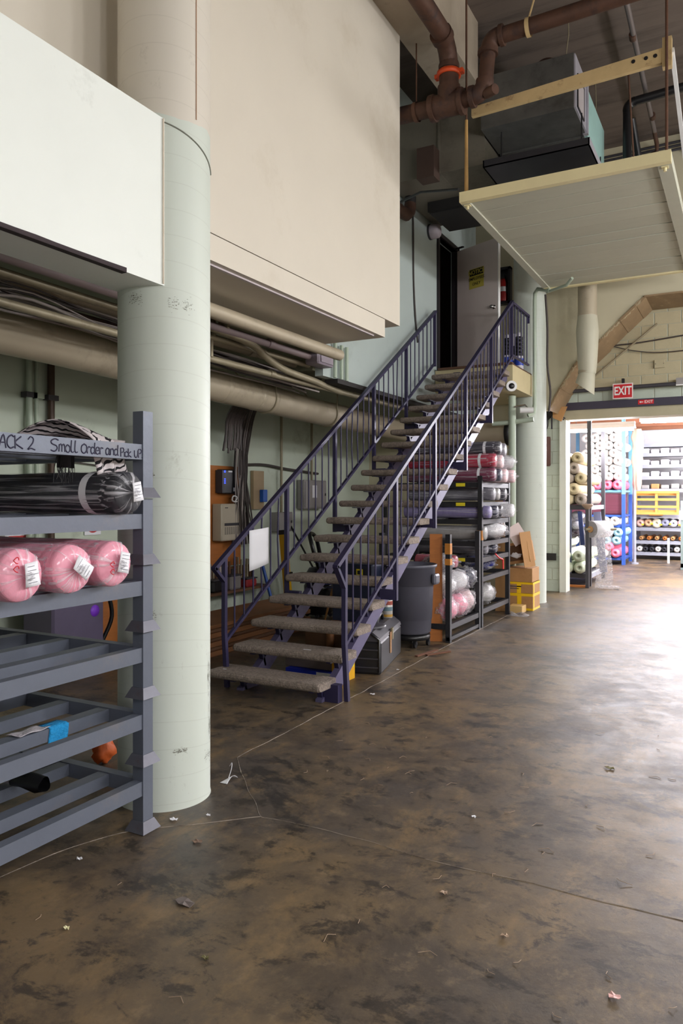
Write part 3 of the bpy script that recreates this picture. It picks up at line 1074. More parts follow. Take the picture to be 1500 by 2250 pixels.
# handwriting on the top rail (strokes in a unit box, baseline 0)
GL = {
    'R': [[(0, 0), (0.05, 1)], [(0, .95), (.5, 1), (.62, .75), (.45, .52), (.08, .48)], [(.2, .5), (.7, 0)]],
    'A': [[(0, 0), (.38, 1), (.62, 0)], [(.15, .4), (.55, .42)]],
    'C': [[(.62, .88), (.4, 1), (.1, .75), (.05, .3), (.3, .02), (.62, .12)]],
    'K': [[(.05, 1), (.08, 0)], [(.6, .95), (.08, .45), (.75, .02)]],
    '2': [[(.02, .78), (.25, 1), (.5, .85), (.42, .5), (.0, .02), (.3, .1), (.65, .0)]],
    'S': [[(.75, .92), (.4, 1), (.05, .82), (.12, .6), (.55, .45), (.62, .2), (.35, 0), (.0, .08)]],
    'm': [[(0, 0), (.04, .6)], [(.04, .5), (.2, .62), (.3, .45), (.3, 0)], [(.3, .48), (.48, .62), (.58, .45), (.6, 0)]],
    'o': [[(.2, .6), (0, .35), (.12, .02), (.4, .05), (.45, .42), (.2, .6)]],
    'l': [[(.12, 1), (.06, .3), (.14, .03), (.34, .05)]],
    'O': [[(.35, .82), (.05, .6), (.02, .2), (.3, 0), (.6, .25), (.58, .65), (.3, .82)]],
    'r': [[(0, .6), (.05, 0)], [(.04, .4), (.2, .6), (.38, .55)]],
    'd': [[(.45, .5), (.2, .6), (.02, .35), (.12, .02), (.42, .12)], [(.48, 1), (.44, .2), (.52, 0)]],
    'e': [[(.05, .3), (.42, .36), (.35, .6), (.1, .55), (.02, .2), (.2, 0), (.45, .1)]],
    'a': [[(.45, .55), (.2, .62), (.02, .35), (.12, .02), (.4, .12), (.45, .5), (.46, .1), (.55, 0)]],
    'n': [[(0, 0), (.03, .6)], [(.03, .45), (.25, .62), (.4, .4), (.42, 0)]],
    'P': [[(.05, 0), (.04, .95)], [(.02, .92), (.4, .95), (.5, .7), (.35, .5), (.06, .48)]],
    'i': [[(.06, .55), (.06, 0)], [(.06, .75), (.07, .78)]],
    'c': [[(.4, .5), (.2, .6), (.02, .3), (.15, .02), (.42, .1)]],
    'k': [[(.04, .95), (.06, 0)], [(.42, .62), (.08, .3), (.5, .02)]],
    'U': [[(.02, .8), (.05, .2), (.28, 0), (.5, .25), (.55, .82)]],
    '.': [[(.03, .02), (.06, .06)]],
}


def hand(s, y, z, h, wsp, name):
    mb = MB()
    for ch in s:
        if ch == ' ':
            y += h * .42
            continue
        wmax = 0
        for st in GL[ch]:
            pts = [(RX1 - .0055, y + p[0] * h, z + p[1] * h) for p in st]
            wmax = max(wmax, max(p[0] for p in st))
            mb.tube(smoothpts(pts, 4), 0.0030, 5)
        y += (wmax + wsp) * h
    part(name, mb, MARKER, trays[5], 'handwriting in navy marker')
    return y


hand('RACK 2', 1.866, 1.797, 0.052, 0.05, 'marker_writing')
hand('Smoll', 2.150, 1.797, 0.052, 0.06, 'marker_writing')
hand('Order', 2.312, 1.797, 0.050, 0.04, 'marker_writing')
hand('and', 2.452, 1.797, 0.048, 0.06, 'marker_writing')
hand('Pick UP.', 2.543, 1.793, 0.042, 0.05, 'marker_writing')


# ------------------------------------------------------------------ fabric rolls (axis along x, visible end at +x)
def fabric_roll(name, label, cat, end, length, r, mat, film=CREASE_GLINT, group=None, label_card=True, tie=True, band=False, seed=0, tag_rot=0.3, face=None, n=28):
    """end: world point of the centre of the visible end (facing +x)"""
    t = thing(name, label, cat, (end[0] - length / 2, end[1], end[2] - r), group)
    c = Vector(end)
    sd = seed * 1.7

    def wob(a, h):
        return 0.025 * noise.noise(Vector((math.cos(a) * 1.5, math.sin(a) * 1.5, h * 3 + sd))) + 0.012 * math.sin(a * 2 + h * 9 + sd)
    prof = [(r * .97, -length), (r, -length + .03)]
    k = 14
    for i in range(k):
        h = -length + .06 + (length - .12) * i / (k - 1)
        prof.append((r * (0.985 + 0.012 * math.sin(i * 2.3 + sd)), h))
    prof += [(r * .985, -.03), (r * .93, -.008), (r * .5, 0), (.001, .002)]
    part('fabric', MB().lathe(prof, n, c, 'x', wob), mat, t)
    if film:
        def fold(a, h):
            q = max(0, min(1, (h + .07) * 14))
            return (0.035 * math.sin(a * 13 + sd) + .02 * math.sin(a * 23 + 1 + sd)) * q + wob(a, h) + .006 * math.sin(a * 3 + h * 40)
        fp = [(r * 1.02, -length + .02), (r * 1.025, -length * .6), (r * 1.02, -length * .3), (r * 1.03, -.10), (r * 1.02, -.04), (r * .97, -.012), (r * .72, .008), (r * .35, .014), (r * .12, .022), (r * .10, .035), (r * .16, .05)]
        fo = part('plastic_film', MB().lathe(fp, n * 2, c, 'x', fold, close=False), film, t, 'crinkled clear plastic film')
        cr_ = fo.data.attributes.new('crease', 'FLOAT_VECTOR', 'POINT')
        base = wloc(t)
        vals = []
        for v_ in fo.data.vertices:
            q = v_.co + base - c
            l_ = max(1e-6, math.hypot(q.y, q.z))
            sw_ = 2.0 if q.x > -.05 else 2.6
            vals += [q.x * 0.8 + seed * 3.7, q.y / l_ * sw_ + 5, q.z / l_ * sw_]
        cr_.data.foreach_set('vector', vals)
        if tie:
            part('film_knot', MB().blob(c + Vector((.036, 0, 0)), .022, r * .15, r * .16, .5, 3, seed, 10, 7), CLEARW, t)
    if label_card:
        lx = c + Vector((.030, r * .20, r * .05))
        Rm = Matrix.Rotation(tag_rot, 4, 'X')
        cw, chh = r * .66, r * .88
        card = MB().sheet(lambda u, v: (0.006 * math.sin(u * 3 + v * 2), (u - .5) * cw, (v - .5) * chh), 4, 4, 0.0008).xf(Matrix.Translation(lx) @ Rm)
        lc = part('paper_label', card, PAPER, t)
        ln = MB()
        for q in range(5):
            zz = (.34 - q * .17) * chh
            ln.add([(.0075, -cw * .36, zz), (.0075, cw * (.1 + .24 * ((q * 7 + seed) % 3) / 2), zz), (.0075, cw * (.1 + .24 * ((q * 7 + seed) % 3) / 2), zz + .0018), (.0075, -cw * .36, zz + .0018)], [(0, 1, 2, 3)])
        part('print_lines', ln.xf(Matrix.Translation(lx) @ Rm), INK, lc)
    if band:
        part('paper_band', MB().lathe([(r * 1.032, -.075 - band), (r * 1.034, -.075)], n, c + Vector((-.10 if band < .06 else -.02, 0, 0)), 'x', wob, close=False), PAPER, t)
    return t


PINKF = M('pink_fabric', (240, 158, 180), 0.6, var=0.10, scale=2, dirt=((224, 126, 152), 0.5, 3.0, 0.56), stretch=(3, .8, .8), bump=(9, 0.5), coat=0.5)
BLACKF = M('black_fabric', (18, 19, 29), 0.6, var=0.25, scale=3, dirt=((36, 38, 54), 0.7, 2.5, 0.54), stretch=(1.2, 1, 1), bump=(7, 0.5), coat=0.25)
fabric_roll('fabric_roll', 'black fabric roll in clear plastic lying alone on the grey rack', 'fabric roll', (-2.475, 2.535, 1.626), 1.5, 0.098, BLACKF, band=.045, seed=2, tag_rot=.15)
for i, (y, z, lab) in enumerate(((2.415, 1.312, 'pink fabric roll in clear plastic, nearest the column of the three on the grey rack'),
                                  (2.165, 1.310, 'pink fabric roll in clear plastic, middle of the three on the grey rack'),
                                  (1.90, 1.308, 'pink fabric roll in clear plastic at the left edge, cut by the frame'))):
    t = fabric_roll('fabric_roll', lab, 'fabric roll', (-2.44 + .02 * i, y, z), 1.5, 0.103, PINKF, group='pink rolls on the grey rack', seed=i + 4, tag_rot=(-.2, .9, 0.1)[i])
    if i != 1:
        mk = MB()
        cc = Vector((-2.41 + .02 * i, y - .05, z - .03 + .06 * (i == 2)))
        for q, sy in enumerate((0, .02)):
            mk.tube([cc + Vector((0, -.012 + .024 * abs(math.cos(a * .5)), sy * 1.6 + .012 * math.sin(a))) for a in [j * PI / 5 for j in range(9)]], .0022, 5)
        part('red_marker', mk, M('red_marker_ink', (214, 44, 60), .5), t)


# zebra cloth over the top tray
def zebra_material():
    m = bpy.data.materials.new('zebra_cloth')
    m.use_nodes = True
    nt = m.node_tree
    N, L = nt.nodes, nt.links
    b = N['Principled BSDF']
    b.inputs['Roughness'].default_value = .75
    tc = N.new('ShaderNodeTexCoord')
    wv = N.new('ShaderNodeTexWave')
    wv.inputs['Scale'].default_value = 13
    wv.inputs['Distortion'].default_value = 5
    wv.inputs['Detail'].default_value = 1.0
    wv.inputs['Detail Scale'].default_value = 1.6
    mp = N.new('ShaderNodeMapping')
    mp.inputs['Rotation'].default_value = (.5, .3, .9)
    L.new(tc.outputs['Object'], mp.inputs[0])
    L.new(mp.outputs[0], wv.inputs[0])
    cr = N.new('ShaderNodeValToRGB')
    cr.color_ramp.elements[0].position = .26
    cr.color_ramp.elements[1].position = .31
    cr.color_ramp.elements[0].color = lin((26, 24, 30))
    cr.color_ramp.elements[1].color = lin((222, 212, 214))
    L.new(wv.outputs['Fac'], cr.inputs[0])
    L.new(cr.outputs[0], b.inputs['Base Color'])
    return m


ZEB = zebra_material()
zeb = thing('zebra_cloth', 'black and white zebra-striped cloth draped over the top rack tray', 'cloth', (-2.72, 2.52, 1.6))


def zfn(u, v):
    # u along y, v drapes from hanging front over the cross rails to the back
    y = 2.34 + .30 * u + .03 * math.sin(v * 7)
    if v < .35:
        t = v / .35
        return (-2.63 + .012 * math.sin(u * 16), 2.47 + .20 * u + .02 * math.sin(t * 4), 1.585 + .24 * t + .015 * math.sin(u * 6))
    t = (v - .35) / .65
    return (-2.63 - .42 * t, 2.47 + .20 * u - (.16 * t), 1.865 + .105 * math.sin(t * PI) * (.6 + .4 * math.sin(u * 4 + 1)) + .012 * math.sin(u * 14 + t * 6))


part('draped_cloth', MB().sheet(zfn, 24, 28, .003), ZEB, zeb)
fr = MB()
for q in range(26):
    y = 2.36 + .10 * random.random()
    x = -2.74 - .03 * random.random()
    fr.tube([(x, y, 1.79), (x + random.uniform(-.01, .01), y + random.uniform(-.01, .01), 1.73), (x, y + random.uniform(-.02, .02), 1.71 - .05 * random.random())], .0018, 4)
part('frayed_hem', MB().sheet(lambda u, v: (-2.74 - .02 * math.sin(u * 9), 2.36 + .10 * u, 1.74 + .08 * v), 10, 3, .004), M('black_white_hem', (40, 38, 44), .8), zeb)
part('loose_threads', fr, BLACKM, zeb, kind='stuff')
# blue rag + paper on the second tray, rolled tube on the lowest
def rag_fn(u, v):
    y = 2.325 + .105 * u + .006 * math.sin(v * 5)
    if v < .3:
        return (-2.832 + .066 * v / .3, y, .5665)
    return (-2.761 + .004 * math.sin(u * 8), y, .5665 - .115 * (v - .3) / .7 * (1 - .12 * math.sin(u * 5)))


rag = solo('blue_rag', MB().sheet(rag_fn, 12, 12, -.004), M('bright_blue_rag', (30, 150, 214), .85, var=.2, scale=60, bump=(90, .6)), 'bright blue cloth scrap hanging from the empty rack tray', 'rag')
solo('crumpled_slip', MB().sheet(lambda u, v: (-2.84 + .075 * v, 2.16 + .16 * u + .02 * v, .5665 + .003 * math.sin(u * 9 + v * 5)), 10, 5, .001), M('foil_paper', (196, 190, 198), .35, var=.1, scale=20, bump=(40, .5)), 'crumpled silver-white slip beside the blue rag on the rack', 'paper')
tb = thing('cardboard_tube', 'grey cardboard tube with a torn black wrap on the lowest rack tray', 'tube', (-3.2, 2.3, .25))
part('core', MB().lathe([(.028, -.9), (.035, -.9), (.035, 0), (.028, 0), (.028, -.9)], 18, (-2.93, 2.36, .285), 'x'), M('grey_tube', (110, 106, 112), .5), tb)
part('torn_wrap', MB().lathe([(.037, -.10), (.039, -.04), (.041, .06), (.034, .10)], 18, (-2.93, 2.36, .285), 'x', lambda a, h: .12 * math.sin(a * 3 + h * 40), close=False), BLACKP, tb)

# ------------------------------------------------------------------ hanging plank platform
plat = thing('hanging_platform', 'cream plank platform hung from the ceiling on rods', 'platform', (-1.6, 9.2, 4.65))
PX0, PX1, PY0, PY1, PZ = -2.60, -0.60, 7.33, 11.05, 4.65
npl = 11
rng = random.Random(5)
for i in range(npl):
    a = PY0 + .07 + (PY1 - PY0 - .14) * i / npl
    b_ = PY0 + .07 + (PY1 - PY0 - .14) * (i + 1) / npl
    g = rng.choice([.007, .009, .011, .018 if i == 5 else .008])
    part('plank', MB().bbox(PX0 + .06, PX1 - .10, a + g, b_ - g, PZ + .012 + rng.uniform(0, .006), PZ + .045, .004), PLANKM, plat)
part('front_fascia', MB().box(PX0, PX1, PY0, PY0 + .07, PZ - .005, PZ + .10), FASCIA, plat)
part('rear_fascia', MB().box(PX0, PX1, PY1 - .07, PY1, PZ - .005, PZ + .10), FASCIA, plat)
part('side_board', MB().box(PX0, PX0 + .09, PY0 + .07, PY1 - .07, PZ - .004, PZ + .10), PLANKM, plat)
part('side_board', MB().box(PX1 - .12, PX1, PY0 + .07, PY1 - .07, PZ - .004, PZ + .10), PLANKM, plat)
part('deck_sheet', MB().box(PX0 + .05, PX1 - .05, PY0 + .05, PY1 - .05, PZ + .05, PZ + .08), DARKST, plat)
for (x, y) in ((PX0 + .05, PY0 + .12), (PX1 - .06, PY0 + .12), (PX0 + .05, PY1 - .12)):
    part('rod_nut', MB().cyl((x, y, PZ - .045), (x, y, PZ + .02), .014, n=8).box(x - .03, x + .03, y - .03, y + .03, PZ - .012, PZ - .004), FASCIA, plat)
ROD = M('rusty_rod', (94, 64, 48), .7, .1, var=.3, scale=12)
YROD = M('yellowed_rod', (168, 132, 78), .7, .0, var=.35, scale=3)
part('hanger_rod', MB().cyl((PX0 + .06, PY0 + .05, PZ + .09), (PX0 + .06, PY0 + .05, 5.5), .022, .016, 10), YROD, plat)
part('hanger_rod', MB().cyl((PX0 + .06, PY0 + .05, 5.5), (PX0 + .06, PY0 + .05, 7.0), .011, n=8), ROD, plat)
part('hanger_rod', MB().cyl((PX1 - .04, PY0 + .05, PZ + .09), (PX1 - .04, PY0 + .05, 7.0), .013, n=8), ROD, plat)
part('hanger_rod', MB().cyl((PX0 + .06, PY1 - .08, PZ + .09), (PX0 + .06, PY1 - .08, 7.0), .011, n=8), ROD, plat)
part('hanger_rod', MB().cyl((PX1 - .04, PY1 - .08, PZ + .09), (PX1 - .04, PY1 - .08, 7.0), .011, n=8), ROD, plat)
strut = thing('strut_beam', 'tan steel strut with bolt holes above the hanging platform', 'strut', (-1.5, 7.45, 5.5))
part('bar', MB().add([(-2.50, 7.42, 5.545), (-.66, 7.42, 5.60), (-.66, 7.42, 5.735), (-2.50, 7.42, 5.64), (-2.50, 7.47, 5.545), (-.66, 7.47, 5.60), (-.66, 7.47, 5.735), (-2.50, 7.47, 5.64)],
                     [(0, 1, 2, 3), (7, 6, 5, 4), (0, 4, 5, 1), (1, 5, 6, 2), (2, 6, 7, 3), (3, 7, 4, 0)]), STRUTM, strut)
part('end_plate', MB().box(-.68, -.60, 7.41, 7.48, 5.55, 5.82), STRUTM, strut)
for xx in (-.93, -.82, -.74):
    part('bolt_hole', MB().cyl((xx, 7.414, 5.675), (xx, 7.421, 5.675), .018, n=10), BLACKM, strut)
part('brace', MB().beam((-.60, 7.44, 5.70), (-.60, 10.9, 4.95), .035, .05), WHITEP, strut)

# ------------------------------------------------------------------ rusty drain pipes
drain = thing('drain_pipe', 'rusty cast iron drain pipe with orange clamp under the ceiling', 'pipe', (-2.64, 7.15, 5.58))
Y = 7.15


def elbow(c, d0, d1, R, r, k=8):
    """curved pipe from c+d0*R to c+d1*R bending through c"""
    c, d0, d1 = Vector(c), Vector(d0), Vector(d1)
    pts = []
    for i in range(k + 1):
        t = i / k
        pts.append((1 - t) ** 2 * (c + d0 * R) + 2 * t * (1 - t) * c + t * t * (c + d1 * R))
    return MB().tube(pts, r, 16)


part('branch', MB().cyl((-3.9, Y, 5.62), (-2.78, Y, 5.585), .085, n=16), RUST, drain)
part('tee', MB().cyl((-2.80, Y, 5.58), (-2.50, Y, 5.58), .115, n=18).cyl((-2.645, Y, 5.58), (-2.645, Y, 5.76), .115, n=18), RUST, drain)
part('hub', MB().cyl((-2.84, Y, 5.58), (-2.79, Y, 5.58), .132, n=18), RUST, drain)
part('hub', MB().cyl((-2.53, Y, 5.58), (-2.49, Y, 5.58), .130, n=18), RUST, drain)
part('riser', MB().cyl((-2.645, Y, 5.72), (-2.645, Y, 6.0), .098, n=18), RUST, drain)
part('hub', MB().cyl((-2.645, Y, 5.93), (-2.645, Y, 5.98), .105, n=18), RUST, drain)
part('upper_run', MB().tube([(-2.645, Y, 5.96), (-2.645, Y - .01, 6.02), (-2.64, Y - .06, 6.09), (-2.63, Y - .16, 6.14), (-2.62, Y - .3, 6.155), (-2.62, 3.0, 6.17)], .092, 16), RUST, drain)
part('hub', MB().cyl((-2.63, Y - .20, 6.14), (-2.63, Y - .28, 6.15), .112, n=18), RUST, drain)
part('orange_clamp', MB().lathe([(.100, -.022), (.122, -.022), (.122, .022), (.100, .022), (.100, -.022)], 20, (-2.645, Y, 5.885)).box(-2.79, -2.745, Y - .03, Y + .03, 5.865, 5.905).box(-2.545, -2.49, Y - .03, Y + .03, 5.865, 5.905), ORANGEP, drain, 'bright orange pipe clamp')
part('cross_run', MB().cyl((-2.49, Y, 5.585), (-2.36, Y, 5.59), .075, n=16), RUST, drain)
part('elbow', elbow((-2.27, Y, 5.60), (-1, 0, 0), (0, 0, 1), .13, .088), RUST, drain)
part('hub', MB().cyl((-2.42, Y, 5.595), (-2.375, Y, 5.595), .105, n=18), RUST, drain)
part('cleanout_plug', MB().cyl((-2.25, Y - .02, 5.58), (-2.14, Y - .08, 5.57), .05, n=12), RUST, drain)
part('riser', MB().cyl((-2.265, Y, 5.70), (-2.235, Y, 6.02), .073, n=16), RUST, drain)
part('elbow', elbow((-2.23, Y, 6.12), (0, 0, -1), (1, 0, .02), .12, .085), RUST, drain)
part('hub', MB().cyl((-2.242, Y, 5.97), (-2.24, Y, 6.01), .10, n=18), RUST, drain)
part('hub', MB().cyl((-2.12, Y, 6.12), (-2.08, Y, 6.12), .10, n=18), RUST, drain)
part('ceiling_run', MB().cyl((-2.1, Y, 6.12), (0.8, Y, 6.18), .075, n=16), RUST, drain)
for x, z in ((-1.84, 6.12),):
    part('strap', MB().lathe([(.088, -.02), (.088, .02)], 16, (x, Y, z), 'x', close=False).cyl((x, Y, z + .08), (x + .25, Y, 7.0), .010, n=6), STRUTM, drain)
part('strap', MB().lathe([(.098, -.02), (.098, .02)], 16, (-3.0, Y, 5.59), 'x', close=False).cyl((-3.0, Y, 5.68), (-3.0, Y, 6.3), .008, n=6), ROD, drain)
part('hook', MB().tube([(-2.72, 5.9, 6.18), (-2.86, 5.92, 6.19), (-2.98, 5.95, 6.17)], .012, 6), BLACKM, drain)
# downspout stack on the upper wall
st = thing('soil_stack', 'black soil pipe with an elbow against the upper wall beside the cream overhang', 'pipe', (-3.88, 9.04, 5.3))
part('stack', MB().cyl((-3.88, 9.04, 5.45), (-3.88, 9.04, 6.0), .075, n=14), BLACKM, st)
part('elbow', MB().tube([(-3.88, 9.04, 5.46), (-3.88, 9.02, 5.36), (-3.88, 8.92, 5.28), (-3.88, 8.75, 5.26), (-3.88, 8.5, 5.27)], .078, 14), RUST, st)
solo('thin_rod', MB().tube([(-3.95, 8.3, 5.13), (-3.2, 7.75, 5.02), (-2.62, 7.37, 4.80)], .014, 6), BLACKM, 'thin dark rod slanting from the upper wall to the platform corner', 'rod')

# ------------------------------------------------------------------ ducts and air handler
ahu = thing('air_handler', 'galvanized box duct hung above the platform with teal insulated side', 'duct', (-2.15, 9.2, 5.84))
part('casing', MB().box(-2.70, -1.655, 8.35, 9.05, 5.86, 6.46), GALV, ahu)
part('casing', MB().box(-2.68, -1.68, 9.05, 10.3, 5.84, 6.46), GALV, ahu)
part('side_panel', MB().box(-1.656, -1.640, 8.36, 8.98, 5.87, 6.45), SILVER, ahu, 'silver foil side panel')
part('access_panel', MB().box(-1.64, -1.630, 8.47, 8.80, 5.92, 6.26), M('grey_panel', (176, 168, 170), .5), ahu)
for z0, z1, y0, y1 in ((5.905, 5.92, 8.45, 8.82), (6.26, 6.275, 8.45, 8.82), (5.91, 6.27, 8.45, 8.47), (5.91, 6.27, 8.80, 8.82)):
    part('panel_gasket', MB().box(-1.64, -1.627, y0, y1, z0, z1), BLACKP, ahu)
part('insulation', MB().box(-1.68, -1.645, 9.06, 10.25, 5.86, 6.42), TEALI, ahu, 'pale teal insulation')
part('flange', MB().box(-1.68, -1.625, 9.0, 9.06, 5.85, 6.46), SILVER, ahu)
part('ridge', MB().lathe([(.001, .16), (.10, .12), (.15, .0)], 18, (-2.0, 8.6, 6.45)), RUST, ahu)
for x, y in ((-1.75, 8.4), (-2.6, 8.4), (-1.75, 10.1)):
    part('hanger_wire', MB().tube([(x, y, 6.46), (x + .03, y, 6.7), (x + .02, y + .02, 7.0)], .006, 5), CONDUIT, ahu)
pan = thing('drip_pan', 'dark metal drip pan hung under the galvanized duct', 'pan', (-2.05, 9.1, 5.38))
part('tray', MB().box(-2.66, -1.48, 8.30, 9.9, 5.395, 5.405).box(-2.66, -1.48, 8.30, 8.315, 5.395, 5.475).box(-2.66, -1.48, 9.885, 9.9, 5.395, 5.475).box(-2.66, -2.645, 8.3, 9.9, 5.395, 5.475), M('dark_pan_metal', (70, 70, 76), .35, .6, var=.2, scale=3), pan)
part('bright_lip', MB().box(-1.495, -1.478, 8.30, 9.9, 5.395, 5.475), SILVER, pan)
for x in (-2.5, -1.6):
    for y in (8.5, 9.7):
        part('pan_strap', MB().cyl((x, y, 5.40), (x, y, 5.85), .008, n=6), BLACKM, pan)
trunk = thing('trunk_duct', 'broad dusty sheet metal trunk duct joining the upper wall', 'duct', (-3.35, 9.3, 5.4))
part('shell', MB().box(-3.97, -2.72, 8.55, 10.2, 5.55, 6.3), M('dusty_duct', (124, 118, 106), .6, .3, var=.12, scale=2, dirt=((80, 74, 64), .6, 2, .54)), trunk)
part('seam_rib', MB().box(-3.3, -3.275, 8.53, 10.2, 5.549, 6.3), MATS['dusty_duct'], trunk)
part('drop_box', MB().box(-3.50, -3.28, 8.35, 8.55, 5.45, 5.82), M('rusted_box', (70, 52, 44), .7, var=.2), trunk)
blk_d = thing('black_duct', 'black flat duct box below the broad trunk duct', 'duct', (-3.2, 9.7, 5.4))
part('shell', MB().box(-3.72, -2.78, 9.32, 10.08, 5.40, 5.548), M('black_duct_paint', (34, 33, 34), .6, var=.2, scale=2), blk_d)
part('collar', MB().box(-3.74, -2.76, 9.30, 9.34, 5.42, 5.548), MATS['black_duct_paint'], blk_d)

gas = thing('gas_pipe', 'thin galvanized pipe running along the ceiling and turning at the back wall', 'pipe', (-1.13, 10, 6.8))
part('run', MB().tube([(-1.10, 6.5, 6.82), (-1.11, 8.5, 6.80), (-1.15, 11.5, 6.80)], .03, 10), M('dull_galv', (120, 112, 112), .5, .5), gas)
part('drop', MB().tube([(-1.15, 11.4, 6.80), (-1.15, 11.75, 6.76), (-1.16, 11.85, 6.70), (-1.35, 11.9, 6.64), (-2.3, 12.0, 6.6)], .03, 10), RUST, gas)
for y in (8.9, 10.9):
    part('coupling', MB().cyl((-1.125, y, 6.80), (-1.13, y + .1, 6.80), .04, n=10), RUST, gas)
vent = thing('black_vent_pipe', 'pair of black pipes dropping behind the hanging platform', 'pipe', (-1.34, 10, 4.8))
part('vertical_pipe', MB().cyl((-1.36, 10.2, 4.8), (-1.35, 10.2, 6.62), .055, n=12), BLACKP, vent)
part('elbow', elbow((-1.35, 10.2, 6.68), (0, 0, -1), (1, 0, .08), .1, .06), BLACKP, vent)
part('ceiling_run', MB().cyl((-1.25, 10.2, 6.69), (1.0, 10.25, 6.85), .055, n=12), BLACKP, vent)
part('second_pipe', MB().tube([(-1.30, 10.25, 6.5), (-1.25, 10.5, 6.1), (-1.245, 10.52, 5.9), (-1.245, 10.52, 4.8)], .042, 10), BLACKP, vent)
solo('wall_conduits', MB().cyl((-2.6, 12.02, 6.72), (2.0, 12.02, 6.78), .018, n=6).cyl((-2.6, 12.03, 6.78), (2.0, 12.03, 6.84), .018, n=6).cyl((-2.6, 12.04, 6.84), (2.0, 12.04, 6.90), .018, n=6).box(-.75, -.68, 11.95, 12.1, 6.65, 7.0), DARKST, 'row of thin dark conduits high on the back wall', 'conduit')
solo('orange_rod', MB().cyl((-1.22, 10.3, 4.8), (-1.30, 9.9, 6.95), .012, n=6), ROD, 'thin rusty rod beside the black pipes', 'rod')

# vent flue in front of back wall
flue = thing('flue_pipe', 'cream round flue pipe hanging open-ended in front of the back wall', 'flue', (-2.1, 11.6, 3.1))
part('upper_pipe', MB().lathe([(.138, 4.30), (.138, 7.0)], 28, (-2.10, 11.6, 0), close=False), DUCTB, flue)
part('band', MB().lathe([(.141, 4.33), (.143, 4.345), (.141, 4.36)], 28, (-2.10, 11.6, 0), close=False), DUCTB, flue)
part('lower_pipe', MB().lathe([(.122, 3.46), (.140, 3.62), (.166, 4.10), (.160, 4.16), (.140, 4.34)], 28, (-2.10, 11.6, 0), close=False), M('pale_flue', (192, 188, 168), .5, var=.05), flue)
part('band', MB().lathe([(.124, 3.48), (.128, 3.50), (.124, 3.52)], 28, (-2.11, 11.6, 0), close=False), DUCTB, flue)
mbf = MB()
n = 28
vs = []
for i in range(n):
    a = 2 * PI * i / n
    vs.append((-2.11 + .122 * math.cos(a), 11.6 + .122 * math.sin(a), 3.47))
for i in range(n):
    a = 2 * PI * i / n
    vs.append((-2.13 + .135 * math.cos(a), 11.56 + .135 * math.sin(a), 3.24 - .10 * math.cos(a) * 1.0))
mbf.add(vs, [(i, (i + 1) % n, n + (i + 1) % n, n + i) for i in range(n)], True)
part('cut_end', mbf, MATS['pale_flue'], flue)
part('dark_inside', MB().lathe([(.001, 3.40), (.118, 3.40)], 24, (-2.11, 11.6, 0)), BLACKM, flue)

# ------------------------------------------------------------------ signs over the stockroom opening
ex = thing('exit_sign', 'square red and white EXIT sign hanging over the stockroom opening', 'sign', (-1.77, 12.85, 3.22))
F = facing((-1.77, 12.84, 3.345), (1, 0, 0), (0, 0, 1))
part('plate', MB().box(-.155, .155, -.125, .125, -.02, 0).xf(F), M('white_sign_frame', (226, 214, 214), .4), ex)
part('red_face', MB().box(-.14, .14, -.108, .108, 0, .003).xf(F), M('exit_red', (196, 34, 44), .4), ex)
part('lettering', text_mb('EXIT', .165, bold=.004).xf(F @ Matrix.Translation((0, -.002, .0045)) @ Matrix.Scale(.80, 4, (1, 0, 0)) @ Matrix.Scale(1.15, 4, (0, 1, 0))), WHITEP, ex)
part('bracket', MB().box(-1.79, -1.75, 12.85, 12.93, 3.44, 3.55), BLACKM, ex)
e2 = thing('arrow_exit_sign', 'small red EXIT sticker with a left arrow on the dark steel channel', 'sign', (-1.43, 12.92, 3.12))
F = facing((-1.43, 12.925, 3.158), (1, 0, 0), (0, 0, 1))
part('plate', MB().box(-.118, .118, -.036, .036, -.004, 0).xf(F), MATS['exit_red'], e2)
part('lettering', text_mb('EXIT', .062, bold=.001).xf(F @ Matrix.Translation((.042, 0, .001))), WHITEP, e2)
part('arrow', MB().add([(-.10, 0, .002), (-.075, .017, .002), (-.075, .006, .002), (-.04, .006, .002), (-.04, -.006, .002), (-.075, -.006, .002), (-.075, -.017, .002)], [(0, 6, 5, 4, 3, 2, 1)]).xf(F), WHITEP, e2)
hp = thing('header_pipe', 'dark grey pipe running across the block wall above the opening', 'pipe', (-1, 12.9, 3.38))
part('run', MB().cyl((-2.9, 12.9, 3.40), (3, 12.9, 3.44), .032, n=10), DARKST, hp)
part('junction_box', MB().box(-.98, -.78, 12.86, 12.95, 3.40, 3.50), GREYM, hp)
part('strip_label', MB().box(-.98, -.86, 12.84, 12.865, 3.375, 3.395), WHITEP, hp)
bx = thing('cover_plate', 'painted electrical cover plate on the block wall under the torn soffit', 'plate', (-1.23, 12.98, 3.72))
part('plate', MB().bbox(-1.31, -1.15, 12.975, 12.998, 3.70, 3.83, .004), BLOCKB, bx)
part('screw', MB().cyl((-1.29, 12.97, 3.765), (-1.29, 12.976, 3.765), .006, n=8).cyl((-1.17, 12.97, 3.765), (-1.17, 12.976, 3.765), .006, n=8), DARKST, bx)
solo('wall_wire', MB().tube(smoothpts([(-2.05, 12.95, 4.10), (-1.9, 12.95, 4.12), (-1.5, 12.95, 4.13), (-.6, 12.95, 4.20), (.4, 12.95, 4.25)], 4), .012, 5).tube(smoothpts([(-1.95, 12.95, 4.11), (-1.6, 12.95, 4.0), (-1.2, 12.95, 3.94), (-.5, 12.95, 3.95)], 4), .008, 5), CABLEM, 'dark wires sagging along the tan block wall', 'cable')
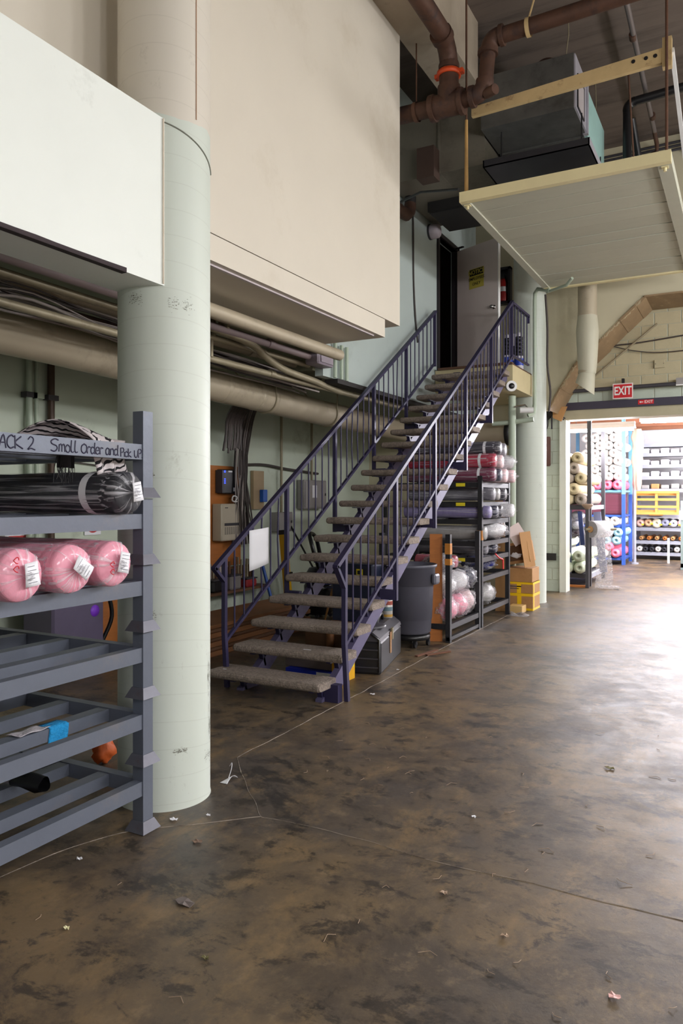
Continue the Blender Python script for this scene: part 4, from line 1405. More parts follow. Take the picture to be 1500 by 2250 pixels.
solo('diagonal_rod', MB().cyl((-2.45, 12.92, 3.45), (-1.26, 12.92, 4.40), .016, n=6), CONDUIT, 'slim pale rod slanting across the tan block wall', 'rod')
# hanging brown door weight and plug by the pier
wt = thing('door_weight', 'rusty brown weight hanging by a wire in front of the block pier', 'weight', (-3.0, 12.9, 2.0))
part('weight_block', MB().lathe([(.055, 2.15), (.068, 2.17), (.068, 2.62), (.06, 2.65)], 18, (-3.005, 12.88, 0)), M('rusty_brown_weight', (84, 52, 44), .7, var=.2, scale=8, bump=(20, .3)), wt)
part('wire', MB().cyl((-3.005, 12.88, 2.64), (-3.005, 12.88, 2.85), .006, n=6), BLACKM, wt)
part('plug', MB().lathe([(.012, 2.78), (.03, 2.84), (.035, 2.92), (.02, 2.98)], 12, (-3.005, 12.88, 0)), BLACKP, wt)
part('chain_bar', MB().box(-2.93, -2.905, 12.87, 12.89, 2.78, 3.0), DARKST, wt)
part('bracket_mass', MB().blob((-2.98, 12.86, 3.12), .10, .08, .16, .4, 3, 4), BLACKM, wt)
part('bent_cables', MB().tube(smoothpts([(-2.95, 12.88, 3.1), (-2.8, 12.9, 3.02), (-2.7, 12.92, 2.95)], 4), .012, 5).tube(smoothpts([(-2.95, 12.88, 3.05), (-2.82, 12.9, 3.0), (-2.72, 12.92, 2.93)], 4), .01, 5), DARKST, wt)
pb = thing('paddle_bracket', 'black flat steel bracket sticking out low on the block pier', 'bracket', (-3.0, 12.98, .55))
part('bar', MB().box(-3.12, -2.86, 12.94, 12.965, .54, .66), BLACKM, pb)
part('bolt', MB().cyl((-2.99, 12.93, .60), (-2.99, 12.965, .60), .012, n=8).box(-3.0, -2.96, 12.96, 13.0, .57, .63), BLACKM, pb)
solo('tan_flap', MB().prism([(-2.86, 3.13), (-2.62, 3.13), (-2.72, 2.88), (-2.86, 2.95)], 'y', 12.70, 12.715), CARD, 'torn tan board flap at the corner beside the far column', 'board')
# cameras, sprinkler pipe and standpipe near column 2
sp_ = thing('standpipe', 'pale green standpipe with a white security camera under the landing', 'pipe', (-3.06, 10.95, 0))
part('vertical_pipe', MB().cyl((-3.06, 10.95, 0), (-3.06, 10.95, 3.12), .055, n=14), GREENPIPE, sp_)
part('side_pipe', MB().tube(smoothpts([(-3.36, 10.95, 2.72), (-3.1, 10.96, 2.73), (-2.75, 10.98, 2.76)], 3), .035, 8), GREENPIPE, sp_)
cm = thing('security_camera', 'white bullet security camera at the landing corner', 'camera', (-2.86, 10.2, 3.1))
part('housing', MB().lathe([(.02, -.14), (.055, -.12), (.07, 0), (.074, .02)], 20, (0, 0, 0), 'z').xf(facing((-2.84, 10.12, 3.14), (.87, .49, 0), (0, 0, 1))), WHITEP, cm)
part('lens_ring', MB().lathe([(.040, .018), (.040, .026), (.001, .027)], 18, (0, 0, 0)).xf(facing((-2.84, 10.12, 3.14), (.87, .49, 0), (0, 0, 1))), BLACKP, cm)
part('mount', MB().cyl((-2.865, 10.20, 3.14), (-2.88, 10.26, 3.20), .02, n=8), WHITEP, cm)
c2 = thing('security_camera', 'white bullet security camera on a chrome arm beside the standpipe', 'camera', (-2.9, 10.9, 2.85))
part('arm', MB().tube([(-3.01, 10.9, 2.95), (-2.86, 10.92, 2.97), (-2.82, 10.92, 2.92)], .014, 8), MATS['polished_chrome'], c2)
part('housing', MB().cyl((-2.92, 10.85, 2.89), (-2.74, 10.92, 2.89), .042, n=14), WHITEP, c2)
dn = thing('downpipe', 'thin pale green pipe from the platform down the far column', 'pipe', (-2.75, 11.2, 2.95))
part('vertical_run', MB().tube([(-2.79, 11.2, 2.97), (-2.79, 11.2, 4.55), (-2.78, 11.18, 4.66), (-2.72, 11.1, 4.70), (-2.5, 10.9, 4.60)], .028, 10), GREENPIPE, dn)
part('spray_arm', MB().tube([(-2.55, 10.96, 4.60), (-2.2, 10.6, 4.56), (-2.1, 10.5, 4.62)], .022, 8), GREENPIPE, dn)
part('foot_elbow', MB().tube([(-2.79, 11.2, 3.0), (-2.80, 11.2, 2.88), (-2.88, 11.15, 2.84)], .032, 8), GREENPIPE, dn)
solo('column_cable', MB().tube(smoothpts([(-2.62, 11.16, 4.62), (-2.60, 11.2, 4.1), (-2.62, 11.28, 3.6), (-2.58, 11.3, 3.2), (-2.60, 11.3, 2.9)], 5), .016, 6), CABLEM, 'dark grey cable hanging beside the far column', 'cable')
# wall sconce, cable on the upper wall
sc = thing('wall_lamp', 'round white wall lamp, unlit, beside the office doorway', 'lamp', (-3.95, 10.05, 5.3))
part('globe', MB().lathe([(.001, .16), (.075, .155), (.10, .13), (.105, .03), (.09, 0)][::-1], 22, (-4.0, 10.02, 5.42), 'x'), M('frosted_globe', (196, 188, 200), .4), sc)
part('base', MB().lathe([(.11, 0), (.11, .03)], 22, (-4.0, 10.02, 5.42), 'x'), DARKST, sc)
solo('wall_cable', MB().tube(smoothpts([(-3.99, 9.38, 5.6), (-3.985, 9.39, 5.2), (-3.99, 9.41, 4.6), (-3.985, 9.46, 4.1), (-3.99, 9.56, 3.75)], 5), .013, 6), CABLEM, 'grey cable running down the pale upper wall', 'cable')
# fire extinguisher cabinet
fe = thing('extinguisher_cabinet', 'black framed cabinet with a red fire extinguisher behind the open door', 'cabinet', (-3.45, 12.05, 4.8))
part('frame', MB().box(-3.66, -3.62, 11.98, 12.1, 4.78, 5.38).box(-3.42, -3.38, 11.98, 12.1, 4.78, 5.38).box(-3.66, -3.38, 11.98, 12.1, 5.34, 5.38).box(-3.66, -3.38, 11.98, 12.1, 4.78, 4.82).box(-3.64, -3.40, 12.07, 12.1, 4.8, 5.36), M('black_cabinet', (30, 30, 36), .4), fe)
exg = part('extinguisher', MB().lathe([(.06, 4.83), (.066, 4.85), (.066, 5.12), (.05, 5.18), (.025, 5.2)], 18, (-3.51, 12.02, 0)), M('extinguisher_red', (170, 26, 30), .35), fe, 'red fire extinguisher')
part('valve', MB().box(-3.54, -3.48, 12.0, 12.04, 5.2, 5.26).tube([(-3.47, 12.0, 5.22), (-3.45, 11.99, 5.1), (-3.45, 11.99, 4.95)], .008, 6), BLACKP, exg)
part('maker_label', MB().lathe([(.0668, 4.98), (.0668, 5.06)], 18, (-3.51, 12.02, 0), close=False), PAPER, exg)
# jugs on the landing
LB = M('blue_label', (30, 60, 170), .4)
for i, (x, y, h, lab) in enumerate(((-3.06, 10.72, .50, 'black-topped jug with blue label on the landing, nearest the door'), (-2.98, 11.02, .58, 'tall black ribbed jug with blue label on the landing, beside the railing'), (-3.12, 11.25, .62, 'rear jug with clear top and blue label on the landing'))):
    j = thing('floor_cleaner_jug', lab, 'jug', (x, y, 3.48), 'jugs on the stair landing')
    part('body', MB().lathe([(.06, 3.48), (.068, 3.49), (.068, 3.48 + h * .36), (.064, 3.48 + h * .37), (.064, 3.48 + h * .4)], 18, (x, y, 0)), M('jug_white', (200, 196, 204), .35), j)
    part('blue_label', MB().lathe([(.0692, 3.50 + h * .12), (.0692, 3.48 + h * .34)], 18, (x, y, 0), close=False), LB, j)
    for q in range(5):
        z = 3.48 + h * .40 + q * h * .10
        part('ring', MB().lathe([(.052, z), (.062, z + h * .02), (.062, z + h * .08), (.052, z + h * .10)], 16, (x, y, 0)), BLACKP if i < 2 or q < 3 else MATS['jug_white'], j)
    part('cap', MB().lathe([(.04, 3.48 + h * .9), (.04, 3.48 + h), (.001, 3.48 + h)], 14, (x, y, 0)), MATS['jug_white'], j)

# ------------------------------------------------------------------ recess: round duct, conduits, cables
duct = thing('round_duct', 'cream round air duct slung under the mezzanine behind the stairs', 'duct', (-4.7, 6, 2.5))
part('straight_run', MB().tube([(-4.75, -1.0, 2.86), (-4.75, 4.0, 2.80), (-4.75, 8.0, 2.69), (-4.75, 10.9, 2.66)], .155, 28), DUCTB, duct)
for y, z in ((2.95, 2.813), (6.15, 2.745), (6.75, 2.728), (7.0, 2.72), (9.3, 2.68)):
    part('joint_collar', MB().lathe([(.156, -.035), (.161, -.03), (.161, .03), (.156, .035)], 28, (-4.75, y, z), 'y', close=False), DUCTB, duct)
part('bend', elbow((-4.75, 11.35, 2.66), (0, -1, 0), (1, 0, -.02), .45, .155), DUCTB, duct)
part('cross_run', MB().cyl((-4.32, 11.35, 2.65), (-3.22, 11.30, 2.60), .17, .18, n=28), DUCTB, duct)
part('end_cap', MB().lathe([(.182, -.04), (.19, -.03), (.19, .03), (.17, .04), (.001, .04)], 28, (-3.20, 11.30, 2.60), 'x'), BLACKM, duct)
for y, z in ((6.95, 2.72), (8.35, 2.69)):
    st_ = []
    for i in range(17):
        a = -PI * .12 + PI * 1.24 * i / 16 + PI
        st_.append((-4.75 + .164 * math.cos(a), y, z + .164 * math.sin(a)))
    st_ = [(-4.52, y - .12, 3.0)] + st_[::-1] + [(-4.98, y - .25, 3.0)]
    part('hanging_strap', MB().tube(st_, .009, 6), CONDUIT, duct)
# conduits along y under the slab
rows = [(-3.86, 3.13, .045, 'wide pale conduit closest to the cream overhang', CONDUIT), (-3.98, 3.07, .035, 'mauve-grey conduit beside the widest one', M('mauve_conduit', (150, 134, 136), .5)),
        (-4.12, 3.02, .028, 'slim dusty conduit, third in from the overhang', CONDUIT), (-4.30, 3.06, .05, 'thick painted pipe in the middle of the recess', DUCTB),
        (-4.42, 2.98, .022, 'slender brown conduit above the round duct', RUST), (-4.15, 2.84, .030, 'low beige pipe that carries the duct straps', CONDUIT),
        (-5.2, 3.10, .04, 'rear beige conduit high behind the round duct', CONDUIT), (-5.5, 3.0, .03, 'rusty rear pipe close to the green wall', RUST)]
for i, (x, z, r, lab, mt) in enumerate(rows):
    t = thing('conduit_run', lab, 'conduit', (x, 4, z - r), 'conduits under the mezzanine')
    y1 = 7.05 if x > -4.05 else (9.6 if z < 2.95 else 6.85)
    pts = [(x, -1, z), (x, 2.5, z + .01), (x, 5.0, z - .01), (x, y1, z)]
    part('pipe', MB().tube(pts, r, 10), mt, t)
    for y in (1.6, 2.6, 4.4, 5.8):
        part('coupling', MB().cyl((x, y + i * .07, z), (x, y + i * .07 + .08, z), r * 1.25, n=10), mt, t)
    for y in (2.1, 5.2):
        part('clip', MB().box(x - r * 1.4, x + r * 1.4, y - .015, y + .015, z, 3.246), CONDUIT, t)
sw = thing('flexible_conduit', 'swooping beige flexible conduit dropping across the recess', 'conduit', (-4.1, 6, 2.9))
part('hose', MB().tube(smoothpts([(-4.0, 4.9, 3.06), (-4.0, 5.6, 3.02), (-4.02, 5.95, 2.93), (-4.05, 6.3, 2.88), (-4.08, 6.9, 2.86), (-4.12, 7.2, 2.85), (-4.14, 7.6, 2.83)], 6), .034, 10), CONDUIT, sw)
for x, y, q_ in ((-3.96, 7.15, 'left'), (-3.96, 7.3, 'middle'), (-3.96, 7.42, 'right')):
    t = solo('riser_conduit', MB().cyl((x, y, 2.92), (x, y, 3.3), .022, n=8), GREENPIPE, 'slim pale green riser conduit at the end of the cream overhang, %s of three' % q_, 'conduit', 'riser conduits at the overhang')
el = thing('junction_elbow', 'grey pulling elbow box below the cream overhang', 'conduit box', (-3.95, 6.75, 2.98))
part('body', MB().bbox(-4.03, -3.86, 6.62, 6.95, 2.99, 3.12, .02), M('mauve_box', (150, 140, 152), .45, .2), el)
part('cover', MB().box(-3.86, -3.85, 6.66, 6.91, 3.01, 3.10), M('mauve_box', (150, 140, 152)), el)
# cable bundle lying above the duct and dropping down the wall
r3 = random.Random(11)
cb = thing('cable_bundle', 'tangle of loose cables lying along the top of the round duct', 'cables', (-4.4, 4, 2.9))
for k in range(26):
    x0 = -4.35 + r3.uniform(-.14, .14)
    z0 = 2.93 + r3.uniform(-.03, .07)
    pts = [(x0 + r3.uniform(-.06, .06), y, z0 + r3.uniform(-.045, .045) - (.02 * (y > 3.2)) * (y - 3.2)) for y in (0.5, 1.8, 2.4, 2.9, 3.4, 4.2, 5.0, 6.0, 7.2)]
    part('cable', MB().tube(smoothpts(pts, 4), r3.choice([.006, .008, .010, .012]), 5), CABLEL if k % 3 else CABLEM, cb)
dropb = thing('cable_drop', 'thick bunch of cables dropping down the green wall behind the stairs', 'cables', (-5.75, 7.9, .9))
for k in range(34):
    a = r3.uniform(0, 2 * PI)
    rr = r3.uniform(0, .085)
    dx, dy = math.cos(a) * rr * .6, math.sin(a) * rr + (0.12 if k % 4 == 0 else 0)
    pts = [(-5.2 + dx, 7.4 + dy, 2.86), (-5.55 + dx, 7.70 + dy, 2.66), (-5.74 + dx, 7.84 + dy * 1.1, 2.35)]
    for z in (1.95, 1.6, 1.3, 1.0):
        pts.append((-5.80 + dx + r3.uniform(-.02, .02), 7.90 + dy * (1 + (1.9 - z) * .9) + r3.uniform(-.02, .02), z))
    part('cable', MB().tube(smoothpts(pts, 4), r3.choice([.007, .009, .011]), 5), CABLEL if k % 2 else CABLEM, dropb)
cut = thing('cut_cable_ends', 'fan of cut black cable ends hanging below the round duct', 'cables', (-5.1, 6.9, 2.0))
for k in range(12):
    y = 6.80 + .028 * k
    pts = [(-4.86, 6.55 + .03 * k, 2.66), (-5.1, 6.72 + .026 * k, 2.5), (-5.15, y - .05 + r3.uniform(-.02, .02), 2.33), (-5.15, y - .08 + r3.uniform(-.02, .02), 2.14 + r3.uniform(-.03, .04))]
    part('cable', MB().tube(smoothpts(pts, 4), .012, 5), CABLEM, cut)
for k, (pts, lab) in enumerate((([(-5.98, 2.5, 2.32), (-5.96, 4.5, 2.12), (-5.96, 6.2, 2.02), (-5.97, 7.4, 2.0)], 'slack dark wire strung along the green wall, upper of two'), ([(-5.98, 2.5, 2.24), (-5.96, 4.5, 2.03), (-5.96, 6.0, 1.92)], 'slack dark wire strung along the green wall, lower of two'),
                                ([(-5.96, 8.2, 2.05), (-5.95, 8.7, 2.07), (-5.95, 9.3, 2.03), (-5.96, 10.2, 1.99)], 'dark cable sagging along the wall above the grey breaker box'))):
    solo('slack_wire', MB().tube(smoothpts(pts, 5), (.009, .007, .02)[k], 5), CABLEM, lab, 'cable')
# vertical pipes on the recess wall behind the rack
for (y, r, mt, lab) in ((4.30, .028, GREENPIPE, 'pale green wall pipe at the left edge of the picture'), (4.78, .03, GREENPIPE, 'pale green wall pipe with a clamp behind the grey rack'), (4.86, .02, GREENPIPE, 'slim pale green wall pipe beside the clamped one'), (5.03, .035, M('dark_brown_pipe', (74, 56, 44), .5, .2), 'dark brown wall pipe behind the grey rack')):
    t = thing('wall_pipe', lab, 'pipe', (-5.94, y, 0), 'vertical pipes on the green wall')
    part('run', MB().cyl((-5.94, y, 0), (-5.94, y, 3.2), r, n=10), mt, t)
    part('clamp', MB().box(-5.98, -5.90, y - .06, y + .06, 2.55, 2.60), DARKST if r > .028 else GREENPIPE, t)
# beam lip seen behind the soffit
solo('angle_iron', MB().box(-3.36, -3.28, -1, 2.95, 3.12, 3.16).box(-3.30, -3.28, -1, 2.95, 3.0, 3.16), CONDUIT, 'dusty angle iron running just behind the white soffit', 'steel angle')
solo('sprinkler_main', MB().cyl((-3.55, -1, 3.02), (-3.55, 6.5, 3.02), .055, n=12), DUCTB, 'painted sprinkler main running behind the white soffit', 'pipe')
# posters on the recess wall
for i, (y, z, w_, h, lab) in enumerate(((5.0 - .30, 1.30, .30, .22, 'white poster with red pictures behind the grey rack'), (5.60, 1.34, .22, .24, 'white poster with a red ring emblem behind the grey rack'))):
    t = thing('wall_poster', lab, 'poster', (-5.985, y, z - h / 2), 'posters on the green wall')
    part('sheet', MB().box(-5.99, -5.985, y - w_ / 2, y + w_ / 2, z - h / 2, z + h / 2), PAPER, t)
    if i == 0:
        part('red_print', MB().box(-5.985, -5.984, y - .08, y - .02, z - .02, z + .07).box(-5.985, -5.984, y + .03, y + .09, z - .02, z + .07).box(-5.985, -5.984, y - .11, y + .11, z - .07, z - .05), M('red_print', (206, 60, 60), .6), t)
    else:
        part('ring_print', MB().lathe([(.085, 0), (.085, .001), (.098, .001), (.098, 0)], 28, (-5.985, y, z), 'x'), M('red_print', (206, 60, 60), .6), t)
        part('dark_print', MB().box(-5.985, -5.984, y - .015, y + .01, z - .02, z + .02).box(-5.985, -5.984, y, y + .025, z - .015, z + .005), BLACKP, t)
# electrical boards behind the stairs
WXI = -5.99
pbd = solo('plywood_backboard', MB().box(WXI, WXI + .03, 7.35, 8.15, .72, 2.02), WOODO, 'orange plywood backboard on the green wall behind the stairs', 'board')
ups = thing('network_switch', 'black network box with blue lights on the plywood board', 'network box', (-5.9, 7.75, 1.66))
part('case', MB().bbox(-5.955, -5.84, 7.62, 7.88, 1.66, 1.97, .012), BLACKP, ups)
part('side_trim', MB().box(-5.95, -5.845, 7.60, 7.62, 1.67, 1.96), DARKST, ups)
for z in (1.93, 1.84, 1.815, 1.79):
    part('indicator', MB().box(-5.84, -5.834, 7.635, 7.655, z, z + (.024 if z > 1.9 else .012)), emit('blue_led', (40, 60, 255), 5.0), ups)
part('maker_plate', MB().box(-5.84, -5.836, 7.72, 7.80, 1.935, 1.955), PAPER, ups)
part('white_tab', MB().box(-5.84, -5.83, 7.83, 7.865, 1.69, 1.74), PAPER, ups)
pbx = thing('phone_cabinet', 'beige ribbed telephone cabinet on the plywood board', 'cabinet', (-5.88, 7.75, 1.06))
part('case', MB().bbox(-5.955, -5.80, 7.53, 7.94, 1.06, 1.53, .014), M('beige_plastic', (188, 178, 160), .5), pbx)
part('slot', MB().box(-5.80, -5.797, 7.59, 7.91, 1.25, 1.285), DARKST, pbx)
part('brand_mark', MB().box(-5.80, -5.797, 7.60, 7.66, 1.475, 1.485), DARKST, pbx)
for q in range(7):
    part('vent_rib', MB().box(-5.80, -5.795, 7.595 + q * .045, 7.62 + q * .045, 1.14, 1.235), M('beige_rib', (150, 142, 132), .5), pbx)
solo('ethernet_cable', MB().tube(smoothpts([(-5.82, 7.86, 1.72), (-5.81, 7.94, 1.70), (-5.80, 7.95, 1.62), (-5.80, 7.86, 1.56), (-5.79, 7.74, 1.57), (-5.79, 7.76, 1.63), (-5.79, 7.84, 1.61), (-5.80, 7.80, 1.55)], 5), .009, 6), WHITEP, 'looped white cord between the network box and the telephone cabinet', 'cord')
solo('wood_mount', MB().box(WXI, WXI + .05, 8.42, 8.67, 1.45, 1.98), M('pale_wood_mount', (168, 146, 116), .7, var=.15), 'pale wooden mounting board right of the cable drop', 'board')
solo('blue_switch_box', MB().bbox(-5.941, -5.87, 8.56, 8.66, 1.55, 1.72, .008), M('blue_plastic', (24, 92, 190), .4), 'small bright blue box on the pale mounting board', 'box')
for (y0, y1, z0, z1, lab) in ((9.62, 10.30, 1.44, 1.88, 'grey breaker box with a paper sticker behind the stair railing'), (8.90, 9.30, 1.12, 1.40, 'small grey junction cabinet left of the breaker box')):
    t = thing('breaker_box', lab, 'electrical box', (-5.9, (y0 + y1) / 2, z0))
    part('case', MB().bbox(WXI, -5.86, y0, y1, z0, z1, .01), GREYM, t)
    part('door', MB().bbox(-5.862, -5.848, y0 + .02, y1 - .02, z0 + .02, z1 - .02, .004), GREYM, t)
    part('latch', MB().box(-5.848, -5.838, y1 - .07, y1 - .05, (z0 + z1) / 2 - .02, (z0 + z1) / 2 + .02), DARKST, t)
    if y0 > 9.5:
        part('sticker', MB().box(-5.848, -5.846, y0 + .22, y0 + .36, z0 + .17, z0 + .36), PAPER, t)
    part('conduit_stub', MB().cyl((-5.93, (y0 + y1) / 2, z1), (-5.93, (y0 + y1) / 2, 2.95), .02, n=8), CONDUIT, t)
sh = thing('wall_shelf', 'wooden shelf of hanging wire scraps below the plywood board', 'shelf', (-5.85, 7.8, .45))
part('backing', MB().box(WXI, -5.93, 7.3, 8.4, .42, .70), WOODB, sh)
for q in range(16):
    y = 7.34 + q * .065
    part('hanging_strip', MB().box(-5.90, -5.885, y, y + random.uniform(.015, .04), .48 + random.uniform(0, .05), .68 + random.uniform(0, .2)), random.choice([CONDUIT, WOODB, CABLEL, DARKST]), sh)
part('shelf_board', MB().box(-5.98, -5.72, 7.2, 8.5, .40, .43), WOODB, sh)
for q, (y, hh, mt, lab) in enumerate(((7.45, .14, BLACKP, 'black power adapter case on the wall shelf'), (7.80, .17, M('grey_canister', (130, 124, 122), .6), 'grey cloth-covered canister on the wall shelf'), (8.15, .10, M('red_tool', (150, 40, 46), .5), 'red-handled tool case on the wall shelf'))):
    t = thing('shelf_item', lab, 'shelf item', (-5.85, y, .43))
    part('body', MB().bbox(-5.94, -5.76, y - .13, y + .10, .432, .432 + hh, .02), mt, t)
    part('lid', MB().bbox(-5.945, -5.755, y - .135, y + .105, .432 + hh, .45 + hh, .006), DARKST, t)
# lumber pile
lp_labels = ['thin orange-brown plank on top of the lumber pile behind the left railing', 'plank second from the top of the lumber pile', 'broad plank third from the top of the lumber pile', 'warped plank in the middle of the lumber pile', 'plank third from the floor in the lumber pile', 'plank second from the floor in the lumber pile', 'bottom plank of the lumber pile on the floor']
z = 0.0
for k in range(7):
    th = (.05, .045, .05, .04, .05, .045, .04)[k]
    o = solo('lumber_plank', MB().bbox(-5.35 + .05 * (k % 3), -4.72 - .03 * (k % 2), 5.6 + .08 * (k % 3), 7.9 - .1 * (k % 2), z + .002, z + th, .004), WOODB if k % 2 else M('orange_lumber', (122, 78, 42), .6, var=.25, scale=3, stretch=(1, .4, 6)), lp_labels[6 - k], 'plank', 'planks in the lumber pile')
    z += th
# things under and behind the stairs
lev = thing('yellow_level', 'yellow spirit level standing on end behind the stair treads', 'level', (-5.2, 8.0, 0))
part('bar', MB().beam((-5.35, 8.42, 0.0), (-5.42, 8.36, 1.12), .10, .05, up=(0, 1, 0)), M('yellow_tool', (206, 160, 24), .4), lev)
part('vial', MB().box(-5.36, -5.32, 8.36, 8.44, .50, .62), M('black_print_tool', (40, 36, 24), .5), lev)
part('tip', MB().beam((-5.42, 8.36, 1.12), (-5.425, 8.357, 1.18), .11, .055, up=(0, 1, 0)), BLACKP, lev)
brm = solo('blue_broom_handle', MB().cyl((-5.45, 8.25, 0.0), (-5.85, 8.32, 1.1), .022, n=8), M('blue_handle', (36, 84, 170), .4), 'blue handle leaning on the wall behind the stairs', 'handle')
vac = thing('shop_vacuum', 'black shop vacuum with a curved hose behind the left railing', 'vacuum', (-5.1, 8.75, 0))
part('drum', MB().lathe([(.17, .04), (.19, .08), (.20, .42), (.18, .46)], 24, (-5.1, 8.75, 0)), BLACKP, vac)
part('motor_head', MB().lathe([(.20, .46), (.19, .56), (.13, .66), (.001, .68)], 24, (-5.1, 8.75, 0)), M('dark_blue_plastic', (34, 38, 60), .4), vac)
part('hose', MB().tube(smoothpts([(-5.0, 8.62, .60), (-5.05, 8.5, .95), (-5.15, 8.6, 1.12), (-5.2, 8.85, 1.05), (-5.2, 9.0, .7), (-5.15, 9.1, .2)], 6), .028, 10), BLACKP, vac)
for a in (0.4, 1.97, 3.5, 5.1):
    part('caster', MB().cyl((-5.1 + .16 * math.cos(a), 8.75 + .16 * math.sin(a) - .012, .03), (-5.1 + .16 * math.cos(a), 8.75 + .16 * math.sin(a) + .012, .03), .03, n=10), DARKST, vac)
chair = thing('molded_chair', 'navy moulded chair with splayed wooden legs seen between the treads', 'chair', (-4.6, 8.6, 0))
NAVY = M('navy_plastic', (30, 34, 62), .4)
part('seat', MB().sheet(lambda u, v: (-4.82 + .44 * u, 8.42 + .42 * v, .45 - .03 * math.sin(u * PI) * math.sin(v * PI)), 8, 8, .014), NAVY, chair)
part('backrest', MB().sheet(lambda u, v: (-4.84 - .10 * v + .05 * math.sin(u * PI), 8.42 + .42 * u, .47 + .40 * v), 8, 6, .014), NAVY, chair)
for sx, sy in ((-1, -1), (1, -1), (-1, 1), (1, 1)):
    part('leg', MB().cyl((-4.6 + sx * .14, 8.63 + sy * .13, .43), (-4.6 + sx * .22, 8.63 + sy * .21, 0), .018, .012, 10), M('beech_leg', (176, 126, 72), .5), chair)
solo('broom_stick', MB().cyl((-5.0, 9.1, 0), (-5.9, 9.25, 1.25), .014, n=8), BLACKP, 'thin black stick leaning on the wall behind the stairs', 'stick')
wb_ = thing('wooden_crate', 'brown wooden crate on the floor under the stairs', 'crate', (-3.6, 6.7, 0))
part('front_board', MB().bbox(-3.90, -3.30, 6.42, 6.44, .0, .30, .004), WOODB, wb_)
part('side_board', MB().bbox(-3.90, -3.88, 6.44, 6.95, 0, .30, .004), WOODB, wb_)
part('side_board', MB().bbox(-3.32, -3.30, 6.44, 6.95, 0, .30, .004), WOODB, wb_)
part('back_board', MB().bbox(-3.90, -3.30, 6.95, 6.97, 0, .30, .004), WOODB, wb_)
part('corner_post', MB().cyl((-3.60, 6.40, 0), (-3.60, 6.40, .30), .04, n=12), M('orange_lumber', (122, 78, 42)), wb_)
bkl = thing('blue_box_file', 'flat blue and white carton on the floor under the second tread', 'box', (-3.4, 5.75, 0))
part('carton', MB().bbox(-3.62, -3.12, 5.62, 6.0, .003, .09, .004), M('royal_blue_card', (22, 50, 190), .5), bkl)
part('white_stripe', MB().box(-3.30, -3.15, 5.618, 5.63, .055, .085), WHITEP, bkl)
solo('grey_book_box', MB().bbox(-3.66, -3.14, 5.68, 6.05, .093, .18, .006), M('dusty_grey_card', (112, 100, 96), .7), 'dusty grey box lying on the blue carton under the stairs', 'box')
tcase = thing('blue_tool_tray', 'blue tool tray with a yellow square latch under the stairs', 'tool tray', (-3.7, 7.2, 0))
part('tray', MB().bbox(-3.95, -3.45, 7.05, 7.35, 0.0, .90, .02), M('dark_blue_case', (30, 38, 62), .5), tcase)
part('latch', MB().box(-3.64, -3.57, 7.035, 7.05, .78, .85), YELLOWT, tcase)
part('latch_hole', MB().box(-3.625, -3.585, 7.032, 7.036, .795, .835), BLACKP, tcase)
yb_ = thing('yellow_carton', 'small yellow carton on the floor beside the stair foot', 'box', (-3.12, 5.78, 0))
part('carton', MB().bbox(-3.17, -3.065, 5.66, 5.90, .0, .19, .004), M('yellow_card', (226, 168, 28), .6, var=.1), yb_)
part('label_panel', MB().box(-3.065, -3.063, 5.68, 5.88, .11, .18), M('yellow_label', (232, 214, 40)), yb_)
tx = thing('black_tool_chest', 'black ribbed tool chest with a domed lid beside the stair foot', 'tool chest', (-2.94, 6.12, 0))
part('body', MB().bbox(-3.22, -2.94, 6.12, 7.12, .0, .30, .02), M('black_chest', (30, 30, 34), .45, var=.1), tx)
part('lid', MB().prism([(-3.22, .30), (-2.94, .30), (-2.95, .33), (-3.02, .385), (-3.15, .385), (-3.21, .34)], 'y', 6.12, 7.12), M('grey_chest_lid', (72, 70, 76), .4, var=.1), tx)
for q in range(3):
    part('rib', MB().box(-3.20, -2.96, 6.105, 6.122, .06 + q * .08, .072 + q * .08), DARKST, tx)
part('end_frame', MB().tube([(-3.205, 6.11, .03), (-3.205, 6.11, .32), (-3.14, 6.11, .37), (-3.03, 6.11, .37), (-2.955, 6.11, .32), (-2.955, 6.11, .03)], .010, 6), BLACKP, tx)
part('latch', MB().box(-2.943, -2.925, 6.58, 6.64, .24, .35), M('brass_latch', (150, 140, 110), .4, .6), tx)
part('tape_strip', MB().box(-2.938, -2.932, 6.52, 6.58, .12, .32), M('tan_tape', (160, 118, 80), .7), tx)
part('lid_dial', MB().lathe([(.13, 0), (.13, .018), (.10, .025), (.001, .026)], 24, (-3.085, 6.42, .385)), M('grey_chest_lid', (72, 70, 76)), tx)
part('carry_handle', MB().tube(smoothpts([(-3.08, 6.58, .39), (-3.07, 6.64, .45), (-3.07, 6.76, .46), (-3.08, 6.86, .39)], 4), .016, 8), BLACKP, tx)
tx.location = (-2.905, 6.10, 0)
tx.rotation_euler = (0, 0, .235)
can = thing('paint_can', 'paint can with a peeling label on top of the black tool chest', 'paint can', (-3.215, 6.90, .385))
part('can', MB().lathe([(.052, .387), (.055, .39), (.055, .565), (.050, .57), (.050, .56), (.001, .56)], 22, (-3.215, 6.90, 0)), M('painted_can', (190, 186, 182), .4, .4), can)
for z0, z1, cc in ((.40, .425, (170, 130, 50)), (.46, .50, (96, 120, 130)), (.52, .56, (150, 70, 56))):
    part('label_band', MB().lathe([(.0558, z0), (.0558, z1)], 22, (-3.215, 6.90, 0), close=False), M('can_band_%d' % cc[0], cc, .6), can)
bin_ = thing('rubbish_bin', 'large grey plastic rubbish bin on a wheeled dolly beside the stairs', 'bin', (-3.225, 7.52, 0))
BINM = M('grey_bin_plastic', (86, 86, 98), .45, var=.08, scale=4)
bx_, by_ = -3.225, 7.52
